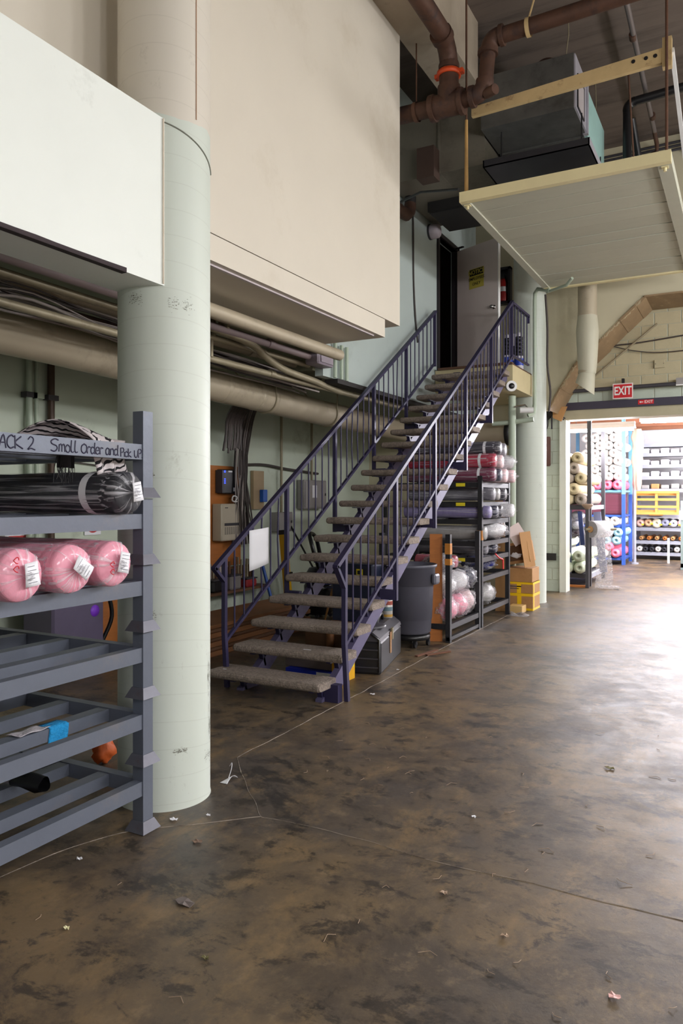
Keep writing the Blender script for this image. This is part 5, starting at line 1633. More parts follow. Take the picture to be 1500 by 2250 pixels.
part('barrel', MB().lathe([(.001, .14), (.20, .14), (.222, .16), (.247, .66), (.262, .665), (.270, .85), (.286, .855), (.291, .885), (.278, .89), (.258, .85), (.235, .3), (.001, .2)], 40, (bx_, by_, 0)), BINM, bin_)
part('grip', MB().bbox(bx_ + .26, bx_ + .32, by_ - .07, by_ + .07, .68, .79, .02), BINM, bin_)
part('dolly_ring', MB().lathe([(.17, .075), (.215, .08), (.215, .13), (.17, .135)], 30, (bx_, by_, 0)), BLACKP, bin_)
for a in (-.9, .4, 1.9, 3.3, 4.4):
    cx_, cy_ = bx_ + .19 * math.cos(a), by_ + .19 * math.sin(a)
    w_ = part('caster', MB().cyl((cx_ - .012, cy_, .037), (cx_ + .012, cy_, .037), .036, n=14), BLACKP, bin_)
    part('fork', MB().box(cx_ - .02, cx_ + .02, cy_ - .01, cy_ + .01, .04, .09), DARKST, w_)
solo('leaning_plank', MB().beam((-3.06, 7.86, 0.0), (-3.06, 7.86, 1.20), .14, .028, up=(.35, -.94, 0)), WOODO, 'upright orange wooden plank between the bin and the black rack', 'plank')
for k, (x, y, a, lab) in enumerate(((-2.93, 6.98, 1.2, 'flat brown wood offcut on the floor by the bin, left of two'), (-2.86, 7.08, .75, 'flat brown wood offcut on the floor by the bin, right of two'))):
    solo('wood_offcut', MB().beam((x, y, .008), (x + .20 * math.cos(a), y + .42 * math.sin(a), .008), .035, .012), M('brown_offcut', (110, 70, 50), .7), lab, 'offcut')
# area behind the grey rack: waste box, plywood sheets
wbx = thing('grey_waste_box', 'grey plastic box with a purple round sticker behind the grey rack', 'box', (-5.5, 5.0, 0))
part('body', MB().bbox(-5.75, -5.35, 4.55, 5.15, 0, .66, .02), M('violet_grey_plastic', (96, 88, 112), .4), wbx)
part('lid', MB().bbox(-5.78, -5.32, 4.52, 5.18, .66, .76, .02), M('silver_grey_lid', (130, 132, 132), .4), wbx)
part('sticker', MB().lathe([(.055, 0), (.055, .002), (.001, .0025)], 20, (-5.35, 5.03, .55), 'x'), M('purple_sticker', (130, 60, 210), .5), wbx)
part('handle_pipe', MB().cyl((-5.45, 5.15, .74), (-5.35, 5.50, .76), .035, n=12), BLACKP, wbx)
solo('black_hose', MB().tube(smoothpts([(-5.45, 5.28, .72), (-5.45, 5.34, .45), (-5.5, 5.26, .2), (-5.5, 5.2, .02)], 5), .02, 8), BLACKP, 'black hose hanging down beside the grey waste box', 'hose')
for i, (x, y0, y1, h, lab) in enumerate(((-5.55, 5.34, 5.98, .98, 'orange plywood sheet leaning behind the grey rack, left of two'), (-5.4, 6.05, 6.5, 1.02, 'orange plywood sheet leaning beside the column, right of two'))):
    solo('plywood_sheet', MB().add([(x + .02, y0, 0), (x + .02, y1, 0), (x - .30, y1, h), (x - .30, y0, h), (x - .01, y0, 0), (x - .01, y1, 0), (x - .33, y1, h), (x - .33, y0, h)], [(0, 1, 2, 3), (7, 6, 5, 4), (0, 4, 5, 1), (1, 5, 6, 2), (2, 6, 7, 3), (3, 7, 4, 0)]), WOODO, lab, 'board')
stl = thing('wooden_trestle', 'dark wooden trestle leg with a teal strap in front of the plywood', 'trestle', (-5.0, 5.9, 0))
part('leg', MB().beam((-4.95, 5.70, 0), (-5.05, 5.78, 1.1), .05, .04, up=(1, 0, 0)), M('dark_timber', (60, 44, 36), .7), stl)
part('plank', MB().beam((-4.92, 5.98, 0), (-4.98, 5.98, .85), .13, .03, up=(1, 0, 0)), WOODB, stl)
part('foot', MB().box(-5.05, -4.85, 5.62, 6.2, 0, .07), M('dark_timber', (60, 44, 36)), stl)
part('teal_strap', MB().tube(smoothpts([(-4.95, 5.70, .72), (-4.90, 5.80, .66), (-4.90, 5.95, .62), (-4.92, 6.15, .63)], 5), .03, 8), M('teal_cloth', (28, 92, 108), .8), stl)
solo('orange_bag_scrap', MB().blob((-3.42, 3.28, .08), .06, .07, .08, .5, 3, 3, flat=.95), M('orange_bag', (206, 96, 40), .5), 'orange plastic scrap on the floor behind the grey rack', 'bag')

# ------------------------------------------------------------------ black racks under the stairs
def simple_rack(name, label, x0, x1, y0, y1, levels, top, mat, rail=.06, pw=.055, slats=2, tags=(), tagmat=None):
    t = thing(name, label, 'rack', ((x0 + x1) / 2, (y0 + y1) / 2, 0))
    h = pw / 2
    for (x, y) in ((x1 - h, y0 + h), (x1 - h, y1 - h), (x0 + h, y0 + h), (x0 + h, y1 - h)):
        part('post', MB().box(x - h, x + h, y - h, y + h, 0, top), mat, t)
    for k, z in enumerate(levels):
        part('front_rail', MB().box(x1 - .045, x1 - .005, y0 + pw, y1 - pw, z - rail, z), mat, t)
        part('back_rail', MB().box(x0 + .005, x0 + .045, y0 + pw, y1 - pw, z - rail, z), mat, t)
        for y in (y0 + h, y1 - h):
            rl = part('end_rail', MB().box(x0 + pw, x1 - pw, y - .02, y + .02, z - rail, z), mat, t)
            if tags and k in tags and y < (y0 + y1) / 2:
                part('yellow_tag', MB().box(x1 - .34, x1 - .22, y - .024, y - .02, z - rail * .85, z - rail * .15), YELLOWT, rl)
        for s in range(slats):
            x = x0 + (x1 - x0) * (s + 1) / (slats + 1)
            part('slat', MB().box(x - .03, x + .03, y0 + .03, y1 - .03, z - rail * .8, z - .004), mat, t)
    return t


BRACK = M('black_rack_paint', (42, 42, 46), .45, .1, var=.15, scale=8, dirt=((70, 66, 66), .5, 6, .58))
rk = simple_rack('fabric_rack', 'tall black rack of wrapped fabric rolls under the stairs', -4.25, -2.88, 8.95, 10.20, (.22, .62, .86, 1.06, 1.335, 1.555, 1.80), 1.88, BRACK, tags=(2, 5, 6))
rk2 = simple_rack('low_rack', 'low black rack holding plastic-wrapped bundles in front of the tall rack', -3.75, -2.88, 7.82, 8.90, (.20,), 1.20, BRACK)
part('floor_runner', MB().box(-2.925, -2.885, 7.82, 8.9, .02, .06), BRACK, rk2)
part('orange_tape', MB().box(-2.94, -2.878, 7.817, 7.882, .98, 1.10), M('orange_tape', (200, 130, 52), .6, var=.2, scale=20), rk2)
part('orange_tape', MB().box(-2.94, -2.877, 7.816, 7.883, .86, .93), M('orange_tape', (200, 130, 52)), rk2)
part('orange_tape', MB().box(-2.94, -2.878, 8.946, 9.006, 1.08, 1.20), M('orange_tape', (200, 130, 52)), rk)

FAB = {
    'maroon': M('maroon_fabric', (112, 26, 66), .5, var=.15, coat=.4), 'red': M('crimson_fabric', (176, 24, 62), .5, var=.12, coat=.4),
    'charcoal': M('charcoal_fabric', (48, 46, 58), .5, var=.15, coat=.4), 'palepink': M('pale_pink_fabric', (232, 200, 204), .6, var=.06, coat=.3),
    'lavender': M('lavender_fabric', (128, 118, 168), .5, var=.15, stretch=(12, 1, 1), coat=.3), 'navy': M('navy_fabric', (34, 38, 66), .5, var=.15, coat=.4),
    'grey': M('grey_fabric', (120, 118, 128), .5, var=.12, coat=.4), 'silver': M('silver_fabric', (150, 148, 146), .45, var=.15, stretch=(8, 1, 1), coat=.3),
    'white': M('white_fabric', (224, 222, 226), .6, var=.05, coat=.3), 'black': BLACKF, 'pink': PINKF,
}
spec = [  # colour, y, z, end x, r, label
    ('maroon', 9.05, 1.893, -2.74, .088, 'maroon fabric roll with a white band, lowest of the heaped rolls'),
    ('red', 9.05, 2.068, -2.73, .088, 'crimson fabric roll with a white band on top of the maroon roll'),
    ('charcoal', 9.12, 2.225, -2.69, .085, 'charcoal fabric roll topmost of the heap on the black rack'),
    ('navy', 9.24, 1.89, -2.72, .08, 'navy fabric roll in crumpled film behind the maroon roll'),
    ('palepink', 9.24, 2.06, -2.70, .085, 'blush fabric roll in film behind the crimson roll'),
    ('grey', 9.36, 2.215, -2.70, .085, 'grey-blue fabric roll behind the topmost charcoal roll'),
    ('palepink', 9.56, 1.893, -2.74, .09, 'pale pink fabric roll end on the black rack, left of the pale pair'),
    ('palepink', 9.93, 1.893, -2.74, .09, 'pale pink fabric roll end on the black rack, right of the pale pair'),
    ('grey', 9.22, 1.65, -2.80, .085, 'grey wrapped fabric roll on the second shelf of the black rack'),
    ('silver', 9.42, 1.65, -2.80, .08, 'silver wrapped fabric roll beside the grey one on the second shelf'),
    ('charcoal', 9.72, 1.65, -2.80, .085, 'dark wrapped fabric roll at the far end of the second shelf'),
    ('lavender', 9.06, 1.425, -2.80, .08, 'lavender fabric roll on the third shelf of the black rack'),
    ('navy', 9.32, 1.425, -2.79, .08, 'navy fabric roll in film on the third shelf'),
    ('charcoal', 9.52, 1.425, -2.79, .08, 'black fabric roll in film on the third shelf'),
    ('white', 9.80, 1.435, -2.72, .09, 'white fabric roll in film sticking out of the third shelf'),
    ('silver', 9.06, 1.16, -2.86, .09, 'silver-grey fabric roll on the fourth shelf of the black rack'),
    ('grey', 9.4, .95, -2.95, .08, 'grey fabric roll on the fifth shelf of the black rack'),
    ('navy', 9.7, .95, -2.92, .08, 'blue-black fabric roll on the fifth shelf of the black rack'),
]
for i, (cn, y, z, x, r, lab) in enumerate(spec):
    fabric_roll('fabric_roll', lab, 'fabric roll', (x, y, z + .004), 1.15, r, FAB[cn], group='wrapped rolls on the black rack', label_card=False, tie=(i % 3 == 1), band=.035 if i in (0, 1, 2) else False, seed=20 + i, n=20)


def bag(name, label, c, rx, ry, rz, mat, seed, film=CLEARW, amp=.35, group=None):
    t = thing(name, label, 'bag', (c[0], c[1], c[2] - rz))
    if group:
        t['group'] = group
    part('contents', MB().blob(c, rx * .9, ry * .9, rz * .9, amp * .6, 2.2, seed, 18, 10, flat=.95), mat, t)
    part('plastic_film', MB().blob(c, rx, ry, rz, amp, 3.4, seed + 1, 26, 16, flat=.98), film, t, 'crumpled plastic wrap')
    return t


bag('wrapped_bundle', 'crumpled white plastic bundle on the end of the heaped rolls', (-2.84, 9.74, 2.075), .17, .12, .10, FAB['white'], 1)
bag('wrapped_bundle', 'big white plastic bag bulging from the fourth shelf of the black rack', (-3.0, 9.62, 1.18), .24, .28, .12, FAB['white'], 2)
bag('wrapped_bundle', 'cobalt blue wrapped bundle deep on the sixth shelf', (-3.2, 9.75, .735), .25, .2, .11, M('cobalt_fabric', (24, 36, 130), .5), 3)
bag('wrapped_bundle', 'grey-green plastic bundle on the lowest gap of the tall black rack', (-3.02, 9.45, .36), .14, .28, .14, FAB['silver'], 4)
bag('wrapped_bundle', 'black plastic bundle at the back of the lowest shelf', (-3.3, 9.85, .33), .3, .2, .11, FAB['charcoal'], 5)
bun = [
    ((-3.04, 8.00, .34), .13, .15, .14, 'pink', 'pink wrapped bundle at the front of the low rack, left of the rosy pair'),
    ((-3.04, 8.34, .35), .14, .16, .145, 'pink', 'pink wrapped bundle at the front of the low rack, right of the rosy pair'),
    ((-3.06, 8.66, .36), .13, .13, .155, 'palepink', 'pale pink wrapped bundle at the far corner of the low rack'),
    ((-3.10, 8.05, .60), .16, .15, .13, 'white', 'white plastic-wrapped bundle in the middle of the low rack, left one'),
    ((-3.08, 8.38, .62), .16, .17, .14, 'white', 'white plastic-wrapped bundle in the middle of the low rack, right one'),
    ((-3.04, 8.70, .64), .12, .13, .13, 'navy', 'navy wrapped bundle beside the post of the low rack'),
    ((-3.16, 8.10, .84), .16, .16, .12, 'grey', 'grey-blue wrapped bundle near the top of the low rack'),
    ((-3.40, 8.2, .36), .2, .3, .15, 'grey', 'grey bundle at the back of the low rack'),
    ((-3.45, 8.3, .64), .2, .3, .14, 'palepink', 'rear pale bundle on the low rack'),
]
for i, (c, rx, ry, rz, cn, lab) in enumerate(bun):
    bag('wrapped_bundle', lab, (c[0] + .04, c[1], c[2] + .005), rx * 1.1, ry * 1.12, rz * 1.0, FAB[cn], 10 + i, group='bundles in the low rack')
fabric_roll('fabric_roll', 'small rose fabric roll with a white band atop the low rack bundles', 'fabric roll', (-2.98, 8.32, .86), .5, .075, M('rose_fabric', (170, 74, 92), .5, var=.12, coat=.4), band=.06, label_card=False, seed=60, n=18)
for k, (x, y, z) in enumerate(((-2.95, 8.36, .66), (-2.98, 7.98, .50))):
    solo('yellow_tag', MB().sheet(lambda u, v: (x + .01 * math.sin(u * 3), y + .05 * u, z + .06 * v), 3, 3, .001), YELLOWT, ('yellow paper tag on the white bundle in the low rack', 'yellow paper tag on the left bundle of the low rack')[k], 'tag')
solo('red_ribbon', MB().tube(smoothpts([(-2.86, 9.45, .88), (-2.85, 9.55, .83), (-2.85, 9.68, .80), (-2.85, 9.75, .78), (-2.85, 9.76, .66)], 4), .010, 5), M('neon_red', (240, 60, 60), .5), 'neon red ribbon hanging from the black rack rail', 'ribbon')

# ------------------------------------------------------------------ cartons by the far column
YT = M('yellow_tape', (240, 196, 20), .45)


def carton(label, x0, x1, y0, y1, z0, z1, tape, printed=False, flaps=None):
    t = thing('carton', label, 'box', ((x0 + x1) / 2, (y0 + y1) / 2, z0))
    part('body', MB().bbox(x0, x1, y0, y1, z0, z1, .004), CARD, t)
    for (a, b_) in tape:
        part('tape', MB().box(x0 - .002, x1 + .002, y0 - .002, y1 + .002, a, b_), YT, t)
    if tape:
        xm = (x0 + x1) / 2
        part('tape', MB().box(xm - .03, xm + .03, y0 - .003, y0, z0, z1), YT, t)
        part('tape', MB().box(x1, x1 + .003, y0 + .02, y0 + .07, z0, z1), YT, t)
    if printed:
        part('print_marks', MB().box(x0 + .06, x0 + .24, y0 - .003, y0 - .0005, z1 - .07, z1 - .055).box(x0 + .06, x0 + .20, y0 - .003, y0 - .0005, z1 - .10, z1 - .09), INK, t)
    return t


CX0, CX1, CY0, CY1 = -3.06, -2.67, 10.62, 11.02
carton('lowest taped carton of the stack at the foot of the far column', CX0, CX1, CY0, CY1, 0, .24, ((.0, .03), (.20, .24)))
carton('second taped carton of the stack at the far column', CX0 - .01, CX1, CY0, CY1, .242, .40, ((.37, .40),), True)
carton('brown carton third up in the stack at the far column', CX0 - .02, CX1 - .01, CY0, CY1, .402, .60, ())
op = thing('open_carton', 'open carton tilted on its side with torn flaps atop the carton stack', 'box', (-2.86, 10.8, .60))
part('body', MB().bbox(-.19, .19, -.15, .15, 0, .30, .004).xf(Matrix.Translation((-2.90, 10.82, .66)) @ Matrix.Rotation(-.18, 4, 'Y')), CARD, op)
part('long_flap', MB().beam((-2.72, 10.66, .62), (-2.80, 10.66, 1.12), .24, .006, up=(.9, -.4, 0)), CARD, op)
part('white_flap', MB().beam((-2.84, 10.68, .96), (-2.98, 10.64, 1.20), .22, .006, up=(.5, -.8, 0)), M('white_printed_card', (222, 206, 204), .6, var=.08), op)
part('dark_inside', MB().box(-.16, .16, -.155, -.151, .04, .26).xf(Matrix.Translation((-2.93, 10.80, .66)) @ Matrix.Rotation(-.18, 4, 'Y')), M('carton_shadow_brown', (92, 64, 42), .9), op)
part('paper_wad', MB().blob((-2.92, 10.66, .78), .09, .03, .05, .5, 4, 8, 14, 8), PAPER, op)
ab = thing('tall_carton', 'tall narrow carton with purple lettering leaning behind the black rack', 'box', (-3.0, 10.45, 0))
part('body', MB().bbox(-3.14, -2.97, 10.36, 10.50, 0, 1.70, .004), CARD, ab)
part('purple_mark', MB().box(-3.02, -3.0, 10.357, 10.3595, 1.35, 1.62), M('purple_print', (96, 50, 140), .6), ab)
solo('small_carton', MB().bbox(-2.93, -2.74, 10.30, 10.52, 0, .10, .004), M('pale_card', (206, 170, 110), .7, var=.06), 'small pale closed carton on the floor before the taped cartons', 'box')
solo('plastic_scrap', MB().sheet(lambda u, v: (-2.86 + .26 * u + .02 * math.sin(v * 6), 10.02 + .22 * v, .002 + .05 * abs(math.sin(u * 5 + v * 3)) * (1 - abs(2 * v - 1))), 14, 10, .001), CLEARW, 'crumpled clear plastic scrap on the floor by the black rack', 'scrap')

# ------------------------------------------------------------------ stockroom contents
def unit_roll(mat):
    me = MB().lathe([(1.0, 1.4), (1.0, .03), (.93, .0), (.5, -.015), (.16, -.01), (.14, .03), (.001, .03)], 18, (0, 0, 0), 'y')
    o = make('roll_mesh', me, mat, (0, 0, 0))
    d = o.data
    bpy.data.objects.remove(o)
    return d


ORD = ['first', 'second', 'third', 'fourth', 'fifth', 'sixth', 'seventh', 'eighth', 'ninth']
SR = {}


def stock_roll(mat, x, y, z, r, label, group, length=1.0, tilt=0.0):
    if mat.name not in SR:
        SR[mat.name] = unit_roll(mat)
    o = bpy.data.objects.new('stock_roll', SR[mat.name])
    C.objects.link(o)
    o.location = (x, y, z)
    o.scale = (r, length, r)
    o.rotation_euler = (tilt, random.uniform(0, 6), random.uniform(-.03, .03))
    return tag(o, label, 'fabric roll', group)


BEIGEF = M('beige_roll', (190, 176, 142), .7, var=.15, scale=5, rnd=.12)
TAUPEF = M('taupe_roll', (160, 148, 136), .6, var=.15, scale=5, rnd=.12)
WHITEF = M('white_roll', (232, 228, 224), .6, var=.06, rnd=.04)
MINTF = M('mint_white_roll', (222, 232, 206), .5, var=.06)
PINKR = M('stock_pink_roll', (240, 120, 150), .5, var=.1)
BLUER = M('light_blue_roll', (150, 196, 214), .5, var=.1)
GREYR = M('stock_grey_steel', (150, 154, 166), .5, .1, var=.05)
BLUEST = M('blue_steel', (46, 84, 166), .45, var=.06)
LBLUEST = M('sky_blue_steel', (110, 170, 214), .45, var=.06)
# rack A just inside, dark steel, beige rolls above, mint rolls below
ra = thing('stock_rack', 'dark steel stacking rack of beige rolls just inside the stockroom', 'rack', (-3.1, 14.8, 0))
for (x, y, z1) in ((-2.52, 14.12, 3.0), (-3.75, 14.12, 3.0), (-2.52, 15.6, 3.0), (-3.75, 15.6, 3.0)):
    p = part('post', MB().box(x - .035, x + .035, y - .035, y + .035, 0, z1), DARKST, ra)
    part('cup', MB().add([(x - .035, y - .035, z1), (x + .035, y - .035, z1), (x + .035, y + .035, z1), (x - .035, y + .035, z1), (x - .08, y - .08, z1 + .09), (x + .08, y - .08, z1 + .09), (x + .08, y + .08, z1 + .09), (x - .08, y + .08, z1 + .09)], [(0, 1, 5, 4), (1, 2, 6, 5), (2, 3, 7, 6), (3, 0, 4, 7), (4, 5, 6, 7)]), DARKST, p)
for z in (.22, 1.47):
    part('shelf_rail', MB().box(-3.75, -2.52, 14.10, 14.15, z - .08, z), DARKST, ra)
    part('shelf_rail', MB().box(-3.75, -2.52, 15.57, 15.62, z - .08, z), DARKST, ra)
    part('side_rail', MB().box(-2.55, -2.50, 14.12, 15.6, z - .08, z), GREYR, ra)
    part('side_rail', MB().box(-3.77, -3.72, 14.12, 15.6, z - .08, z), DARKST, ra)
    part('deck', MB().box(-3.72, -2.55, 14.15, 15.57, z - .05, z - .02), DARKST, ra)
part('mid_post', MB().box(-2.90, -2.84, 14.10, 14.14, .22, 1.40), M('slate_blue_post', (96, 104, 130), .5), ra)
r4 = random.Random(9)
rowsA = [(1.47 + .115, 0), (1.47 + .305, 1), (1.47 + .495, 0), (1.47 + .685, 1), (1.47 + .87, 2)]
labA = ['bottom row', 'second row', 'third row', 'fourth row', 'top row']
for k, (z, sh_) in enumerate(rowsA):
    n_ = 5 if k < 3 else (4 if k == 3 else 2)
    for q in range(n_):
        x = -2.66 - q * .225 - (.11 if sh_ == 1 else (.05 if sh_ == 2 else 0))
        stock_roll(BEIGEF if (q + k) % 3 else TAUPEF, x, 14.02 + r4.uniform(-.10, .05), z + r4.uniform(-.006, .006), .108, '%s roll end, %s from the dark post, %s of the dark rack' % ('beige' if (q + k) % 3 else 'taupe', ORD[q], labA[k]), 'beige rolls in the dark stockroom rack', 1.05)
for k, (x, z) in enumerate(((-2.68, .33), (-2.90, .33), (-3.12, .33), (-2.70, .545), (-2.95, .55), (-3.2, .55))):
    stock_roll(MINTF, x, 14.02, z, .105, 'mint-white roll, %s from the dark post in the %s mint row' % (ORD[k % 3], 'lower' if k < 3 else 'upper'), 'mint rolls at the bottom of the dark rack', 1.05)
stock_roll(MINTF, -3.05, 14.1, .76, .10, 'single mint-white roll lying on the others at the bottom of the dark rack', 'mint rolls at the bottom of the dark rack', 1.0)
for k, (x, z) in enumerate(((-2.78, 1.28), (-3.05, 1.28), (-2.80, 1.10), (-3.06, 1.10))):
    bag('white_bale', 'white wrapped bale, %s row under the beige rolls, %s' % ('upper' if z > 1.2 else 'lower', 'right one' if x > -2.9 else 'left one'), (x, 14.4, z), .13, .25, .095, FAB['white'], 30 + k, film=CLEAR, amp=.15, group='white bales under the beige rolls')
bag('dark_cloth_heap', 'dark brown cloth heap in the middle of the dark stockroom rack', (-3.05, 14.4, .95), .38, .2, .13, M('dark_brown_cloth', (62, 40, 44), .8), 40, film=CLEAR)
solo('floor_batten', MB().box(-2.95, -2.52, 13.82, 13.90, 0, .035), WOODO, 'orange wooden batten on the floor inside the stockroom opening', 'batten')
# plastic film dispenser roll on a stand in front
fs_ = thing('film_dispenser', 'big white plastic film roll on a steel spindle hanging to the floor', 'film roll', (-2.3, 13.85, 0))
part('stand_post', MB().box(-2.53, -2.47, 13.78, 13.84, 0, 1.42), DARKST, fs_)
part('stand_cup', MB().lathe([(.03, 1.40), (.10, 1.47), (.10, 1.50), (.001, 1.50)], 14, (-2.50, 13.81, 0)), M('rusty_cup', (140, 116, 96), .6), fs_)
part('spindle', MB().cyl((-2.50, 13.70, 1.05), (-2.05, 14.05, 1.05), .022, n=10), CONDUIT, fs_)
ax = Vector((.52, .85, 0)).normalized()
part('film_roll', MB().lathe([(.05, 0), (.15, 0), (.15, .42), (.05, .42)], 26).xf(facing((-2.43, 13.76, 1.05), (-.61, .79, 0), (0, 0, 1)) if False else Matrix.Translation((-2.43, 13.76, 1.05)) @ ax.to_track_quat('Z', 'Y').to_matrix().to_4x4()), M('white_film_roll', (226, 226, 234), .35), fs_)
part('roll_end', MB().lathe([(.05, -.004), (.148, -.004)], 26, close=False).xf(Matrix.Translation((-2.43, 13.76, 1.05)) @ ax.to_track_quat('Z', 'Y').to_matrix().to_4x4()), M('grey_roll_end', (140, 136, 138), .6), fs_)
part('roll_core', MB().lathe([(.056, -.03), (.056, 0), (.001, -.03)][::-1], 18).xf(Matrix.Translation((-2.43, 13.76, 1.05)) @ ax.to_track_quat('Z', 'Y').to_matrix().to_4x4()), CARD, fs_)
part('hanging_film', MB().sheet(lambda u, v: (-2.36 + .26 * u + .02 * math.sin(v * 7), 13.72 + .22 * u + .03 * math.sin(v * 5 + u * 3), .02 + 1.0 * v), 8, 14, .002), CLEARW, fs_, 'sheet of milky film hanging down')
part('film_puddle', MB().blob((-2.12, 13.82, .03), .2, .12, .035, .5, 3, 6, 18, 8), CLEARW, fs_)
solo('blue_bag_roll', MB().beam((-2.62, 14.02, .75), (-2.68, 14.06, 1.36), .07, .05, up=(0, 1, 0)), M('blue_cloth', (60, 76, 130), .7), 'blue cloth strip standing behind the film dispenser', 'cloth')
solo('grey_board', MB().beam((-2.30, 14.3, .25), (-2.42, 14.3, 1.35), .13, .03, up=(0, 1, 0)), M('slate_board', (120, 124, 150), .6), 'slate grey board leaning behind the film dispenser', 'board')
# rack B, blue posts, white rolls
rb = thing('blue_rack', 'blue steel rack stacked with white and pink rolls in the stockroom', 'rack', (-3.2, 19.3, 0))
for (x, y) in ((-2.60, 19.0), (-3.9, 19.0), (-2.60, 20.2), (-3.9, 20.2)):
    part('post', MB().box(x - .04, x + .04, y - .04, y + .04, 0, 1.7), BLUEST, rb)
    part('upper_post', MB().box(x - .04, x + .04, y - .04, y + .04, 1.7, 3.5), LBLUEST, rb)
for z in (.16, .95, 1.20, 1.80):
    part('shelf', MB().box(-3.9, -2.60, 19.0, 20.2, z - .05, z), LBLUEST if z > 1.5 else BLUEST, rb)
part('maroon_cloth', MB().bbox(-3.85, -2.66, 19.05, 20.1, 1.21, 1.72, .03), M('maroon_stack_cloth', (96, 44, 60), .8, var=.3, scale=1.5, stretch=(.3, 1, 9)), rb)
for k in range(3):
    stock_roll(PINKR, -2.74 - k * .23, 18.92, 1.925, .115, 'hot pink roll, %s from the blue front post' % ORD[k], 'hot pink rolls on the blue rack', 1.0)
for row in range(7):
    for q in range(4 if row < 6 else 3):
        x = -2.72 - q * .215 - (.105 if row % 2 else 0)
        stock_roll(WHITEF, x, 18.92 + r4.uniform(-.08, .06), 2.13 + row * .188, .107, 'white roll, %s from the blue post, %s row above the pink rolls' % (ORD[q], ORD[row]), 'white rolls on the blue rack', 1.0)
lowB = [(WHITEF, -2.80, 1.05, 'white roll'), (WHITEF, -3.02, 1.05, 'white roll'), (BLUER, -2.72, .78, 'light blue roll'), (BLUER, -2.76, .58, 'light blue roll'), (WHITEF, -2.95, .80, 'white roll'), (BLUER, -2.99, .58, 'light blue roll'), (PINKR, -2.78, .28, 'pink roll'), (PINKR, -2.92, .44, 'pink roll'), (WHITEF, -3.05, .28, 'white roll')]
for k, (mt, x, z, nm) in enumerate(lowB):
    stock_roll(mt, x, 18.92, z, .11, '%s heaped low on the blue rack, %s from the top of the heap' % (nm, ORD[k]), 'mixed rolls low on the blue rack', 1.0)
# hanging fabric column beside rack B
solo('fabric_column', MB().lathe([(.07, 1.80), (.10, 1.95), (.09, 2.3), (.13, 2.5), (.11, 2.9), (.13, 3.1), (.10, 3.3)], 22, (-2.36, 19.6, 0), wob=lambda a, h: .25 * math.sin(a * 3 + h * 9) + .12 * math.sin(a * 7)), M('beige_hanging_cloth', (176, 158, 140), .8, var=.12), 'tall bundle of beige cloth hanging beside the blue rack', 'cloth')
solo('white_stand_pole', MB().cyl((-2.40, 19.4, 0), (-2.40, 19.4, 1.80), .035, n=10).cyl((-2.40, 19.4, 0), (-2.40, 19.4, .04), .09, n=12), GREYR, 'pale grey pole standing between the blue rack and the grey trays', 'pole')
# rack C, grey trays at the back
rc = thing('grey_tray_rack', 'pale grey stacked tray rack along the back of the stockroom', 'rack', (-1.6, 21.4, 0))
for (x, y) in ((-2.62, 21.0), (-.6, 21.0), (-2.62, 22.0), (-.6, 22.0)):
    part('post', MB().box(x - .045, x + .045, y - .045, y + .045, 0, 3.1), GREYR, rc)
levC = [.20, .50, .84, 1.20, 1.85, 2.18, 2.48, 2.78, 3.03]
for z in levC:
    part('tray_rail', MB().box(-2.58, -.64, 20.98, 21.03, z - .09, z), GREYR, rc)
    part('tray_deck', MB().box(-2.58, -.64, 21.03, 22.0, z - .06, z - .02), GREYR, rc)
for k, z in enumerate((.2, .54, .88, 1.22)):
    part('post_collar', MB().box(-2.69, -2.55, 20.93, 21.07, z + .05, z + .10), GREYR, rc)
cols = [M('rose_beige_roll', (226, 190, 180), .6), M('peach_roll', (222, 184, 146), .6), M('cream_roll', (226, 222, 196), .6), M('slate_roll', (140, 144, 170), .6), M('grey_white_roll', (190, 190, 200), .6), M('blush_roll', (232, 176, 176), .6)]
for k in range(8):
    mt = cols[k % 6]
    stock_roll(mt, -2.46 + k * .20, 20.93, .95 + .012 * (k % 2), .10 + .02 * (k == 2), '%s, %s from the left on the third tray of the grey rack' % (mt.name.split('.')[0].replace('_', ' '), ORD[k]), 'coloured rolls on the grey rack', .8)
for k in range(6):
    solo('yellow_ticket', MB().box(-2.42 + k * .22, -2.36 + k * .22, 20.905, 20.91, .90 + .02 * (k % 2), .94 + .02 * (k % 2)), YELLOWT, 'yellow ticket, %s from the left on the coloured rolls' % ORD[k], 'ticket', 'yellow tickets on the grey rack')
for k in range(7):
    stock_roll(WOODO if k % 2 else CARD, -2.44 + k * .19, 20.95, .56, .055, 'bare cardboard core, %s from the left on the second tray' % ORD[k], 'cardboard cores on the grey rack', .8)
for k in range(9):
    stock_roll(BLACKF if k % 3 else WHITEF, -2.48 + k * .15, 20.95, .275, .07, 'small %s roll end, %s from the left on the lowest tray' % ('dark' if k % 3 else 'white', ORD[k]), 'dark rolls on the lowest tray', .8)
for li, z in enumerate((2.18, 2.48, 1.85, 2.78)):
    for k in range(5):
        x = -2.45 + k * .24
        mt = FAB['white'] if li != 2 else (CARD if k == 1 else FAB['silver'])
        solo('folded_cloth', MB().bbox(x, x + .20, 21.05, 21.6, z, z + .10 + .03 * ((k + li) % 2), .02), mt, 'folded %s cloth stack, %s from the left on the %s tray' % ('white' if li != 2 else 'mixed', ORD[k], ['sixth', 'seventh', 'fifth', 'eighth'][li]), 'cloth', 'folded cloth on the grey rack')
pal = thing('orange_pallet', 'orange-yellow wooden pallet standing on edge against the grey rack', 'pallet', (-2.0, 20.6, 1.2))
PAL = M('pallet_wood', (224, 158, 74), .6, var=.12, scale=5)
for z in (1.215, 1.385, 1.57, 1.755):
    part('board', MB().box(-2.56, -1.50, 20.58, 20.60, z - .03, z + .03), PAL, pal)
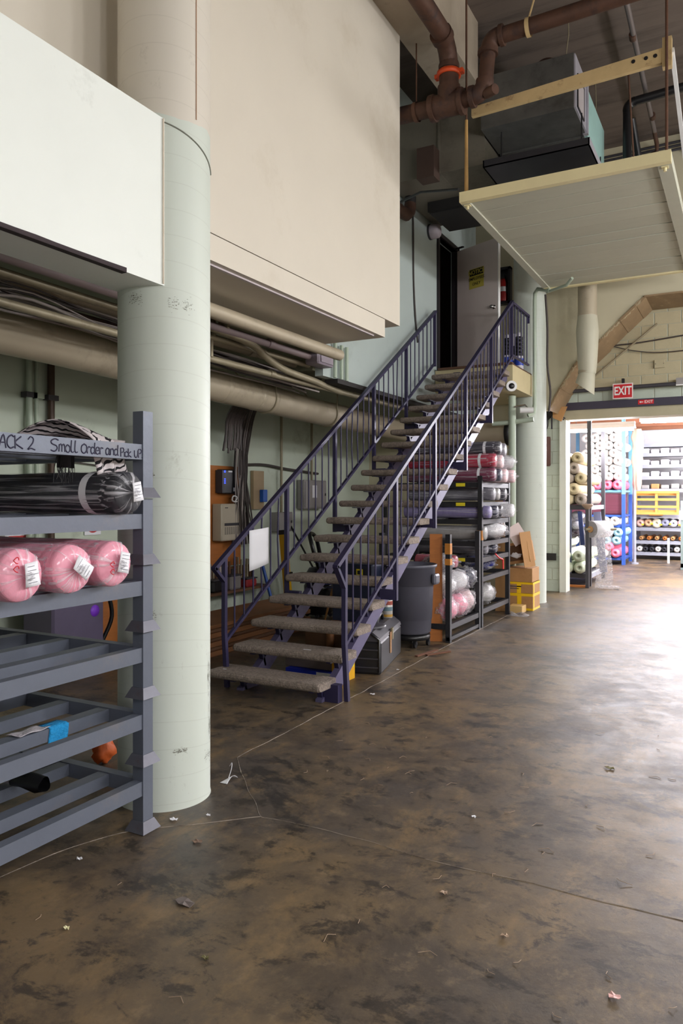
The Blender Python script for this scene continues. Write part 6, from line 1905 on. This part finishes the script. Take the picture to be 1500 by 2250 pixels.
for x in (-2.53, -2.03, -1.53):
    part('bearer', MB().box(x - .03, x + .03, 20.60, 20.70, 1.20, 1.79), PAL, pal)
for z in (1.27, 1.70):
    part('rear_board', MB().box(-2.56, -1.50, 20.70, 20.72, z - .03, z + .03), PAL, pal)
part('support_foot', MB().box(-2.2, -1.9, 20.62, 20.98, 1.16, 1.20), PAL, pal)
solo('white_post', MB().box(-1.72, -1.67, 20.0, 20.05, 0, .62), WHITEP, 'short white post on the stockroom floor before the grey rack', 'post')
gp = thing('green_grey_cart', 'green-grey cart post at the right edge of the stockroom view', 'cart', (-1.2, 18.4, 0))
part('post', MB().box(-1.30, -1.18, 18.3, 18.42, 0, 1.55), M('green_grey_steel', (110, 124, 122), .5), gp)
part('paper_notice', MB().box(-1.33, -1.19, 18.28, 18.296, 1.12, 1.32), PAPER, gp)
part('base', MB().box(-1.3, -.6, 18.3, 18.9, .05, .14), M('green_grey_steel', (110, 124, 122)), gp)
part('bag', MB().blob((-1.16, 18.32, .75), .08, .06, .26, .3, 3, 2, 14, 10), FAB['silver'], gp)

# ------------------------------------------------------------------ litter on the hall floor
LITTER = [
    (-2.676, 5.459, .035, 'white', 'white paper bit on the floor beyond the stair foot'), (-2.218, 1.946, .020, 'cream', 'round cream chip on the floor at lower left'),
    (-2.591, 2.349, .022, 'white', 'tiny white paper chip beside the rack foot'), (-1.951, 2.295, .06, 'grey', 'flattened grey paper patch on the floor below the column'),
    (-0.772, 2.675, .022, 'tan', 'tan paper square on the floor at lower right'), (-0.374, 2.516, .030, 'pinkwhite', 'pink and white candy wrapper on the floor at lower right'),
    (-1.075, 2.848, .022, 'tan', 'small tan leaf scrap on the floor'), (-0.709, 4.633, .04, 'leaf', 'dry leaf crumbs on the shiny floor at right'),
    (-2.239, 2.729, .035, 'brown', 'brown cardboard crumb on the floor right of the rack'), (-2.50, 2.86, .035, 'white', 'white plaster chip at the column base, nearest the rack'),
    (-2.38, 2.98, .022, 'white', 'white plaster chip at the column base, away from the rack'), (-2.85, 6.35, .02, 'white', 'white chip on the floor beside the black tool chest'),
    (-1.65, 2.05, .02, 'leaf', 'thin dry stalk on the floor near the dark stain'), (-1.2, 3.6, .018, 'white', 'pale speck on the open floor beyond the joint'),
]
LM = {'grey': M('grimy_grey_patch', (112, 102, 98), .6, var=.2, scale=30), 'white': PAPER, 'cream': M('cream_chip', (226, 220, 176), .6), 'film': CLEARW, 'tan': M('tan_scrap', (170, 146, 124), .7), 'pinkwhite': M('pink_wrapper', (226, 170, 164), .5, var=.3, scale=60), 'leaf': M('dry_leaf', (104, 98, 62), .8), 'brown': M('brown_crumb', (128, 104, 88), .8)}
for i, (x, y, r, kd, lab) in enumerate(LITTER):
    r *= .68
    n_ = 9
    ph = random.random() * 6
    vs = [(x, y, .006 + r * .12)]
    for q in range(n_):
        a = 2 * PI * q / n_
        rr = r * (.65 + .5 * abs(noise.noise((q * 1.3, i * 2.1, 0))) * 1.6)
        vs.append((x + math.cos(a + ph) * rr * 1.2, y + math.sin(a + ph) * rr * .8, .003 + .01 * abs(math.sin(a * 2))))
    vs2 = [(p[0], p[1], max(.0005, p[2] - .002)) for p in vs]
    m_ = MB().add(vs + vs2, [(0, 1 + q, 1 + (q + 1) % n_) for q in range(n_)] + [(n_ + 1, n_ + 2 + (q + 1) % n_, n_ + 2 + q) for q in range(n_)] + [(1 + q, n_ + 2 + q, n_ + 2 + (q + 1) % n_, 1 + (q + 1) % n_) for q in range(n_)])
    solo('floor_scrap', m_, LM[kd], lab, 'scrap')
solo('torn_paper_tail', MB().sheet(lambda u, v: (-2.60 + .05 * u, 3.36 + .10 * v, .004 + .03 * math.sin(v * 3) * u), 6, 6, .001).tube(smoothpts([(-2.57, 3.40, .02), (-2.58, 3.44, .06), (-2.60, 3.47, .08), (-2.63, 3.49, .05)], 5), .0018, 4), PAPER, 'torn white paper with a string tail at the column base', 'paper')
gr = MB()
for q in range(70):
    x, y = r4.uniform(-2.4, .4), r4.uniform(1.7, 5.5)
    a = r4.uniform(0, 6.28)
    l = r4.uniform(.02, .07)
    gr.tube([(x, y, .003), (x + math.cos(a) * l * .5, y + math.sin(a) * l * .5, .004 + r4.uniform(0, .006)), (x + math.cos(a + .6) * l, y + math.sin(a + .6) * l, .003)], .0012, 4)
g_ = solo('dust_threads', gr, LM['tan'], 'scattered thread and fibre litter over the concrete floor', 'threads')
g_['kind'] = 'stuff'
